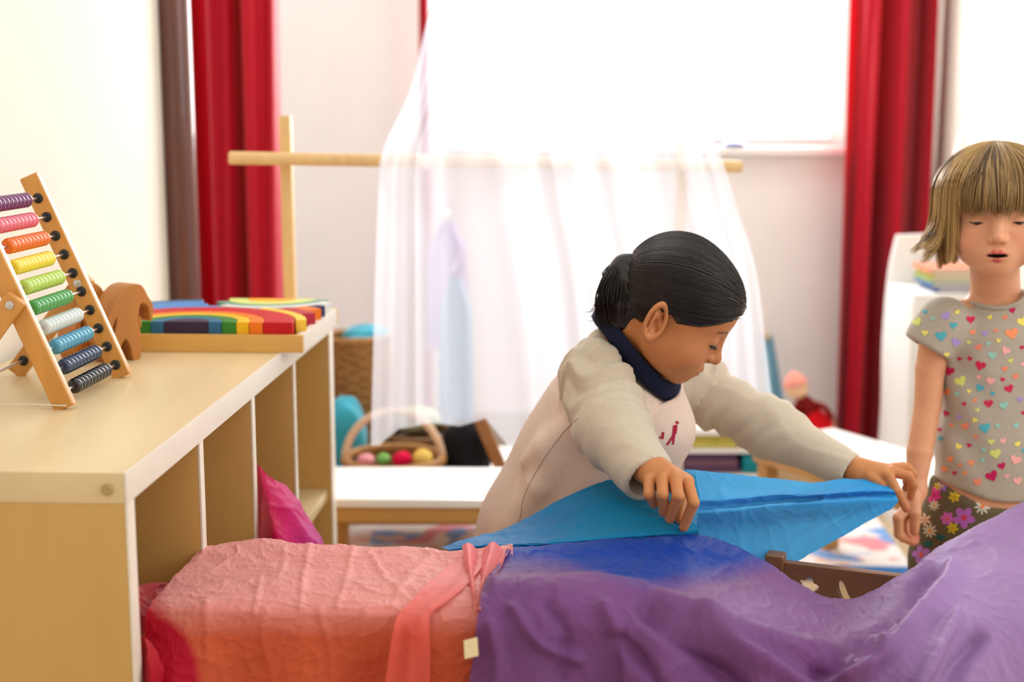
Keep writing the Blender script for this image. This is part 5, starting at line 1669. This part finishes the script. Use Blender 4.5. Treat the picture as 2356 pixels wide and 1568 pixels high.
v, q_ = surfnet(arm2, lo, hi, .0019)
c_ = np.tile(np.array(lin(224, 162, 122)), (len(v), 1))
for f_, r_ in fng:
    w_ = np.exp(-(np.linalg.norm(v - f_[-1], axis=1) / .010) ** 2)[:, None] * .6
    c_ = c_ * (1 - w_) + np.array(lin(214, 104, 88)) * w_
VV.append(v); QQ.append(q_ + nn); CC.append(c_); nn += len(v)


def body2(p):
    d = loft(p, [(z - .006, rx * .93, ry * .9, dx, dy) for z, rx, ry, dx, dy in TAB] + [(zz(1180), .098, .066, 0, -.006), (zz(1260), .10, .066, 0, 0)], BC2)
    d = smin(d, s_chain(p, A2b, A2r, .012), .015)
    for sx in (-.052, .052):
        d = smin(d, s_chain(p, [np.array([BC2[0] + sx, BC2[1], .38]), np.array([BC2[0] + sx, BC2[1] - .01, .21]), np.array([BC2[0] + sx, BC2[1], .03])], [.05, .042, .032], .02), .02)
    return d


lo, hi = bounds([(BC2[0] - .14, BC2[1] - .1, .0), (BC2[0] + .2, BC2[1] + .14, zz(690))], .02)
v, q_ = surfnet(body2, lo, hi, .006)
v = relax(v, q_, 2)
VV.append(v); QQ.append(q_ + nn); CC.append(np.tile(np.array(lin(226, 166, 128)), (len(v), 1))); nn += len(v)
mk('body', (np.vstack(VV), np.vstack(QQ)), skin2, g2, cols=np.vstack(CC), angle=180)
eye_m = mat('eye_surface', (60, 40, 30), .25, .5, attr='col')
for sd_ in (1, -1):
    V, F, C_ = eye_slit(H2, R2, S2, sd_, .0044); mk('eye', (V, F), eye_m, g2, cols=C_, angle=180)
    Vl, Fl = lash(H2 + S2 * (R2 @ np.array([0, .0004, .0024])), R2, S2, sd_, .0140, .0400, .0012, .0022); mk('eyelash', (Vl, Fl), mat('lash_brown', (40, 24, 18), .7), g2, angle=180)

# shirt
SV = [P(2172, 742, 2.118), P(2148, 778, 2.118), P(2136, 800, 2.117)]
SVb = [np.array([2 * BC2[0] - a[0], a[1] + .02, a[2]]) for a in SV]
NCc = np.array([P(2294, 690, 2.1)[0], 2.115]); zf, zbk = zz(712, 2.07), zz(650, 2.15)


NX, NZ, NRX, NRZ = P(2293, 660, 2.08)[0], P(2293, 657, 2.08)[2], .0525, .0350


def shirt2(p, cut=True):
    d = loft(p, TAB, BC2)
    for sv in (SV, SVb):
        e = s_chain(p, sv, [.040, .037, .036], .015)
        ax_2 = nrm(sv[2] - sv[0]); w_ = sv[2]
        e = smax(e, (p - w_) @ ax_2, .003)
        d = smin(d, e, .016)
        d = smax(d, -s_cone(p, w_ - ax_2 * .02, w_ + ax_2 * .05, .031, .033), .0025)
    d = d - .0022 * snoise(p * np.array([1, 1, .45]), 5, 21, 2) - .0024 * np.sin((p[:, 0] * .8 + p[:, 2] * .55) * 2 * math.pi / .055) * np.clip((BC2[0] - .02 - p[:, 0]) / .06, 0, 1) * np.clip((zz(760) - p[:, 2]) / .05, 0, 1)
    if not cut: return d
    d = smax(d, (zz(1096) - np.clip(.30 * (p[:, 0] - XL2), 0, .024)) - p[:, 2], .003)
    hole = (np.sqrt(((p[:, 0] - NX) / NRX) ** 2 + ((p[:, 2] - NZ) / NRZ) ** 2) - 1) * NRZ
    d = smax(d, -hole, .003)
    return d


lo, hi = bounds([(BC2[0] - .16, BC2[1] - .1, zz(1125)), (BC2[0] + .16, BC2[1] + .11, zz(660))], .02)
v, q_ = surfnet(shirt2, lo, hi, .0042)
v = relax(v, q_, 1)
jersey = mat('jersey_grey', (182, 172, 156), .92, .1, noise=.08, nscale=220, bump=.25, bscale=1200, sheen=.25)
s2 = mk('t_shirt', (v, q_), jersey, g2, angle=180)
bv2 = bvh_of(s2)
pp = []
for t in np.linspace(math.pi * 1.04, 1.96 * math.pi, 44):
    x_, z_ = NX + NRX * math.cos(t), NZ + NRZ * math.sin(t)
    ys = np.linspace(2.0, 2.2, 240); dd_ = shirt2(np.stack([np.full(240, x_), ys, np.full(240, z_)], 1), False)
    if not (dd_ < .001).any(): continue
    pp.append((x_, ys[np.argmax(dd_ < .001)], z_))
pp = np.array(pp); pp[:, 1] = np.convolve(np.pad(pp[:, 1], 3, mode='edge'), np.ones(7) / 7, 'valid')
mk('neckband', tube(pp, .0038, 8), jersey, s2, angle=180)
heart = [(16 * math.sin(t) ** 3, -(13 * math.cos(t) - 5 * math.cos(2 * t) - 2 * math.cos(3 * t) - math.cos(4 * t))) for t in np.linspace(0, 2 * math.pi, 26, endpoint=False)]
hcol = [(196, 36, 92), (244, 150, 104), (214, 220, 120), (84, 176, 190), (176, 150, 214), (244, 176, 170), (240, 226, 110), (150, 204, 190), (206, 48, 84), (240, 140, 110)]
polys = []; rgh = np.random.default_rng(12); used = []
k = 0
for tries in range(2600):
    x, y = rgh.uniform(2108, 2460), rgh.uniform(712, 1108)
    s_ = rgh.choice([.38, .5, .62, .85]) * rgh.uniform(.9, 1.1)
    if any((x - a) ** 2 + (y - b) ** 2 < (15 * (s_ + c) + 9) ** 2 for a, b, c in used): continue
    used.append((x, y, s_)); a = rgh.uniform(-.5, .5); ca2, sa2 = math.cos(a), math.sin(a)
    polys.append(([(x + s_ * (u * ca2 - w_ * sa2), y + s_ * (u * sa2 + w_ * ca2)) for u, w_ in heart], hcol[k % 10], (x, y))); k += 1
V, F, C_ = decal(bv2, polys)
mk('printed_hearts', (V, F), print_m, s2, cols=C_, angle=180, label='multicoloured printed hearts')

# trousers
PT = [(zz(1092), .099, .069, 0, -.006), (zz(1130), .104, .073, 0, -.006), (zz(1200), .116, .08, 0, -.004), (zz(1290), .122, .085, 0, 0), (zz(1330), .12, .085, 0, 0)]


def pants2(p):
    d = loft(p, PT, BC2)
    for sx in (-.058, .058):
        e = s_chain(p, [np.array([BC2[0] + sx, BC2[1], zz(1310)]), np.array([BC2[0] + sx, BC2[1] - .01, .21]), np.array([BC2[0] + sx, BC2[1], .06])], [.066, .056, .05], .02)
        d = smin(d, e, .02)
    d = smax(d, p[:, 2] - (zz(1094) - np.clip(.52 * (p[:, 0] - XL2), 0, .036)), .004)
    d = smax(d, .045 - p[:, 2], .004)
    return d - .0014 * snoise(p, 7, 14, 1) - .0012 * np.sin(p[:, 0] * 900) * np.exp(-((p[:, 2] - zz(1108)) / .010) ** 2)


lo, hi = bounds([(BC2[0] - .14, BC2[1] - .1, .03), (BC2[0] + .14, BC2[1] + .1, zz(1085))], .02)
v, q_ = surfnet(pants2, lo, hi, .005)
v = relax(v, q_, 1)
p2 = mk('trousers', (v, q_), mat('pants_olive', (104, 92, 68), .92, .1, noise=.1, nscale=200, bump=.25, bscale=1000), g2, angle=180)
bvp = bvh_of(p2); polys = []


def flower(x, y, r, n, petal, centre, wdt=.34):
    a0 = rgh.uniform(0, 6)
    for k in range(n):
        a = a0 + k * 2 * math.pi / n; cx_, cy_ = x + r * .58 * math.cos(a), y + r * .58 * math.sin(a)
        pts = [(cx_ + r * .42 * math.cos(t) * math.cos(a) - r * wdt * math.sin(t) * math.sin(a), cy_ + r * .42 * math.cos(t) * math.sin(a) + r * wdt * math.sin(t) * math.cos(a)) for t in np.linspace(0, 2 * math.pi, 10, endpoint=False)]
        polys.append((pts, petal, (cx_, cy_)))
    pts = [(x + r * .24 * math.cos(t), y + r * .24 * math.sin(t)) for t in np.linspace(0, 2 * math.pi, 10, endpoint=False)]
    cen.append((pts, centre, (x, y)))


cen = []
for x, y, r, n, pc_, cc_, w_ in ((2140, 1220, 17, 9, (222, 216, 196), (226, 140, 40), .12), (2260, 1165, 19, 9, (214, 208, 190), (220, 120, 60), .12), (2218, 1190, 26, 5, (176, 100, 178), (206, 60, 70), .34), (2180, 1192, 17, 6, (200, 96, 170), (220, 90, 80), .3),
                                 (2148, 1138, 20, 7, (206, 56, 130), (190, 40, 90), .25), (2120, 1275, 22, 5, (178, 116, 184), (224, 96, 60), .34), (2196, 1142, 14, 6, (208, 180, 50), (190, 150, 40), .25), (2192, 1214, 14, 6, (206, 178, 48), (190, 150, 40), .25),
                                 (2150, 1162, 13, 8, (216, 208, 180), (214, 150, 60), .14), (2128, 1195, 16, 6, (224, 180, 150), (220, 150, 110), .2), (2300, 1140, 16, 6, (210, 182, 60), (190, 150, 40), .25), (2330, 1170, 22, 5, (178, 104, 180), (206, 60, 70), .34), (2170, 1118, 12, 5, (150, 110, 190), (206, 170, 60), .3), (2158, 1118, 10, 6, (208, 180, 60), (190, 150, 40), .25)):
    flower(x, y, r, n, pc_, cc_, w_)
for x, y in ((2205, 1130), (2240, 1140), (2165, 1235), (2136, 1250), (2290, 1150), (2125, 1165), (2340, 1140)):
    polys.append(([(x + 11 * math.cos(t), y + 7 * math.sin(t)) for t in np.linspace(0, 2 * math.pi, 10, endpoint=False)], (44, 96, 92), (x, y)))
V, F, C_ = decal(bvp, polys); V2, F2, C2_ = decal(bvp, cen, .0012)
Vj, Fj = join((V, F), (V2, F2))
mk('printed_flowers', (Vj, Fj), print_m, p2, cols=np.vstack([C_, C2_]), angle=180, label='printed daisies and purple flowers')
for sx in (-.058, .058):
    def shoe(p, sx=sx):
        return smax(s_ell(p, (BC2[0] + sx, BC2[1] - .03, .026), (.033, .085, .034)), .001 - p[:, 2], .004)
    lo, hi = bounds([(BC2[0] + sx - .04, BC2[1] - .12, -.01), (BC2[0] + sx + .04, BC2[1] + .07, .07)], .0)
    v, q_ = surfnet(shoe, lo, hi, .005)
    mk('shoe', (v, q_), mat('shoe_pink', (206, 120, 140), .7), g2, angle=180)

# hair: straight bob with a fringe
HC2 = np.array([0, -.006, .028]); HRi = np.array([.0745, .0905, .0725])


def cap2(p):
    q = to2(p)
    d = s_ell(q, HC2, HRi + .002)
    hl = np.interp(q[:, 1], [-.1, -.02, .0, .03, .055, .1], [-.05, -.045, -.03, .0, .035, .045])
    return smax(d, (hl - q[:, 2]) * .8, .006) * S2


lo, hi = bounds([fr2(HC2 + HRi * 1.1 * np.array([a, b, c])) for a in (-1, 1) for b in (-1, 1) for c in (-1, 1)], .02)
v, q_ = surfnet(cap2, lo, hi, .0035)
hr2 = mk('hair', (v, q_), hair2, g2, cols=np.tile(np.array(lin(120, 88, 50)), (len(v), 1)), angle=180)
S, CS = [], []
rg = np.random.default_rng(5)
NP = 18
locks = [(rg.uniform(-math.pi, math.pi), rg.uniform(.0, 1), rg.normal()) for _ in range(170)]
for i in range(6500):
    lk = locks[rg.integers(len(locks))]
    psi = lk[0] + rg.normal() * .045                  # azimuth: 0 front, + toward the child's right
    psi = (psi + math.pi) % (2 * math.pi) - math.pi
    layer = .002 + .011 * rg.random() * (.4 + .6 * lk[1])
    fr = abs(psi) < .68
    sgn = 1 if psi > 0 else -1
    e0 = np.array([sgn * (.006 + .05 * rg.random()), .06 * math.cos(psi) + rg.normal() * .05 + (.12 * rg.random() if fr else -.02), 1.0]); e0 /= np.linalg.norm(e0)
    pol = math.radians(97 + rg.normal() * 4.5 + 5 * abs(psi)) if fr else math.radians(90)
    e1 = np.array([math.sin(psi) * math.sin(pol), math.cos(psi) * math.sin(pol), math.cos(pol)])
    om = math.acos(np.clip(e0 @ e1, -1, 1))
    rad = HRi + layer * np.array([1, 1, .45]) + np.array([.004, .004, .0005])
    if fr:
        t = np.linspace(0, 1, NP)
        d_ = (np.sin((1 - t) * om)[:, None] * e0 + np.sin(t * om)[:, None] * e1) / math.sin(om)
        pts = HC2 + d_ * rad
        pts[:, 1] += .004 * t ** 2
    else:
        n1 = 12; t = np.linspace(0, 1, n1)
        d_ = (np.sin((1 - t) * om)[:, None] * e0 + np.sin(t * om)[:, None] * e1) / math.sin(om)
        a = HC2 + d_ * rad
        ze = -.053 + .022 * lk[2] * .5 - .008 * rg.random()
        if abs(psi) > 1.2: ze += -.004
        tb = np.linspace(0, 1, NP - n1 + 1)[1:]
        b = np.stack([a[-1][0] * (1 - .10 * tb ** 2), a[-1][1] * (1 - .10 * tb ** 2) + 0 * tb, a[-1][2] + (ze - a[-1][2]) * tb], 1)
        fl = (.020 + .016 * lk[1]) * (1 if psi > .9 else .25) * (lk[1] > .35)
        b[:, 0] += math.sin(psi) * fl * tb ** 2.5; b[:, 1] += math.cos(psi) * fl * tb ** 2.5
        b[:, 2] += fl * .35 * tb ** 4
        pts = np.vstack([a, b])
    pts = pts + (np.sin(np.linspace(0, 5, NP) + lk[1] * 9)[:, None] * np.array([.0012, .0012, 0]))
    S.append(fr2(pts))
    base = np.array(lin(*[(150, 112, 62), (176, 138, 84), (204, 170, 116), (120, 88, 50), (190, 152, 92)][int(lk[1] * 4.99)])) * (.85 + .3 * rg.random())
    CS.append(base * (np.array([.62, .58, .52]) if fr and abs(psi) < .6 else 1))  # fringe strands darkened to put the shade on them into the colour
S = np.array(S)
v, f_ = strands(S, .0009)
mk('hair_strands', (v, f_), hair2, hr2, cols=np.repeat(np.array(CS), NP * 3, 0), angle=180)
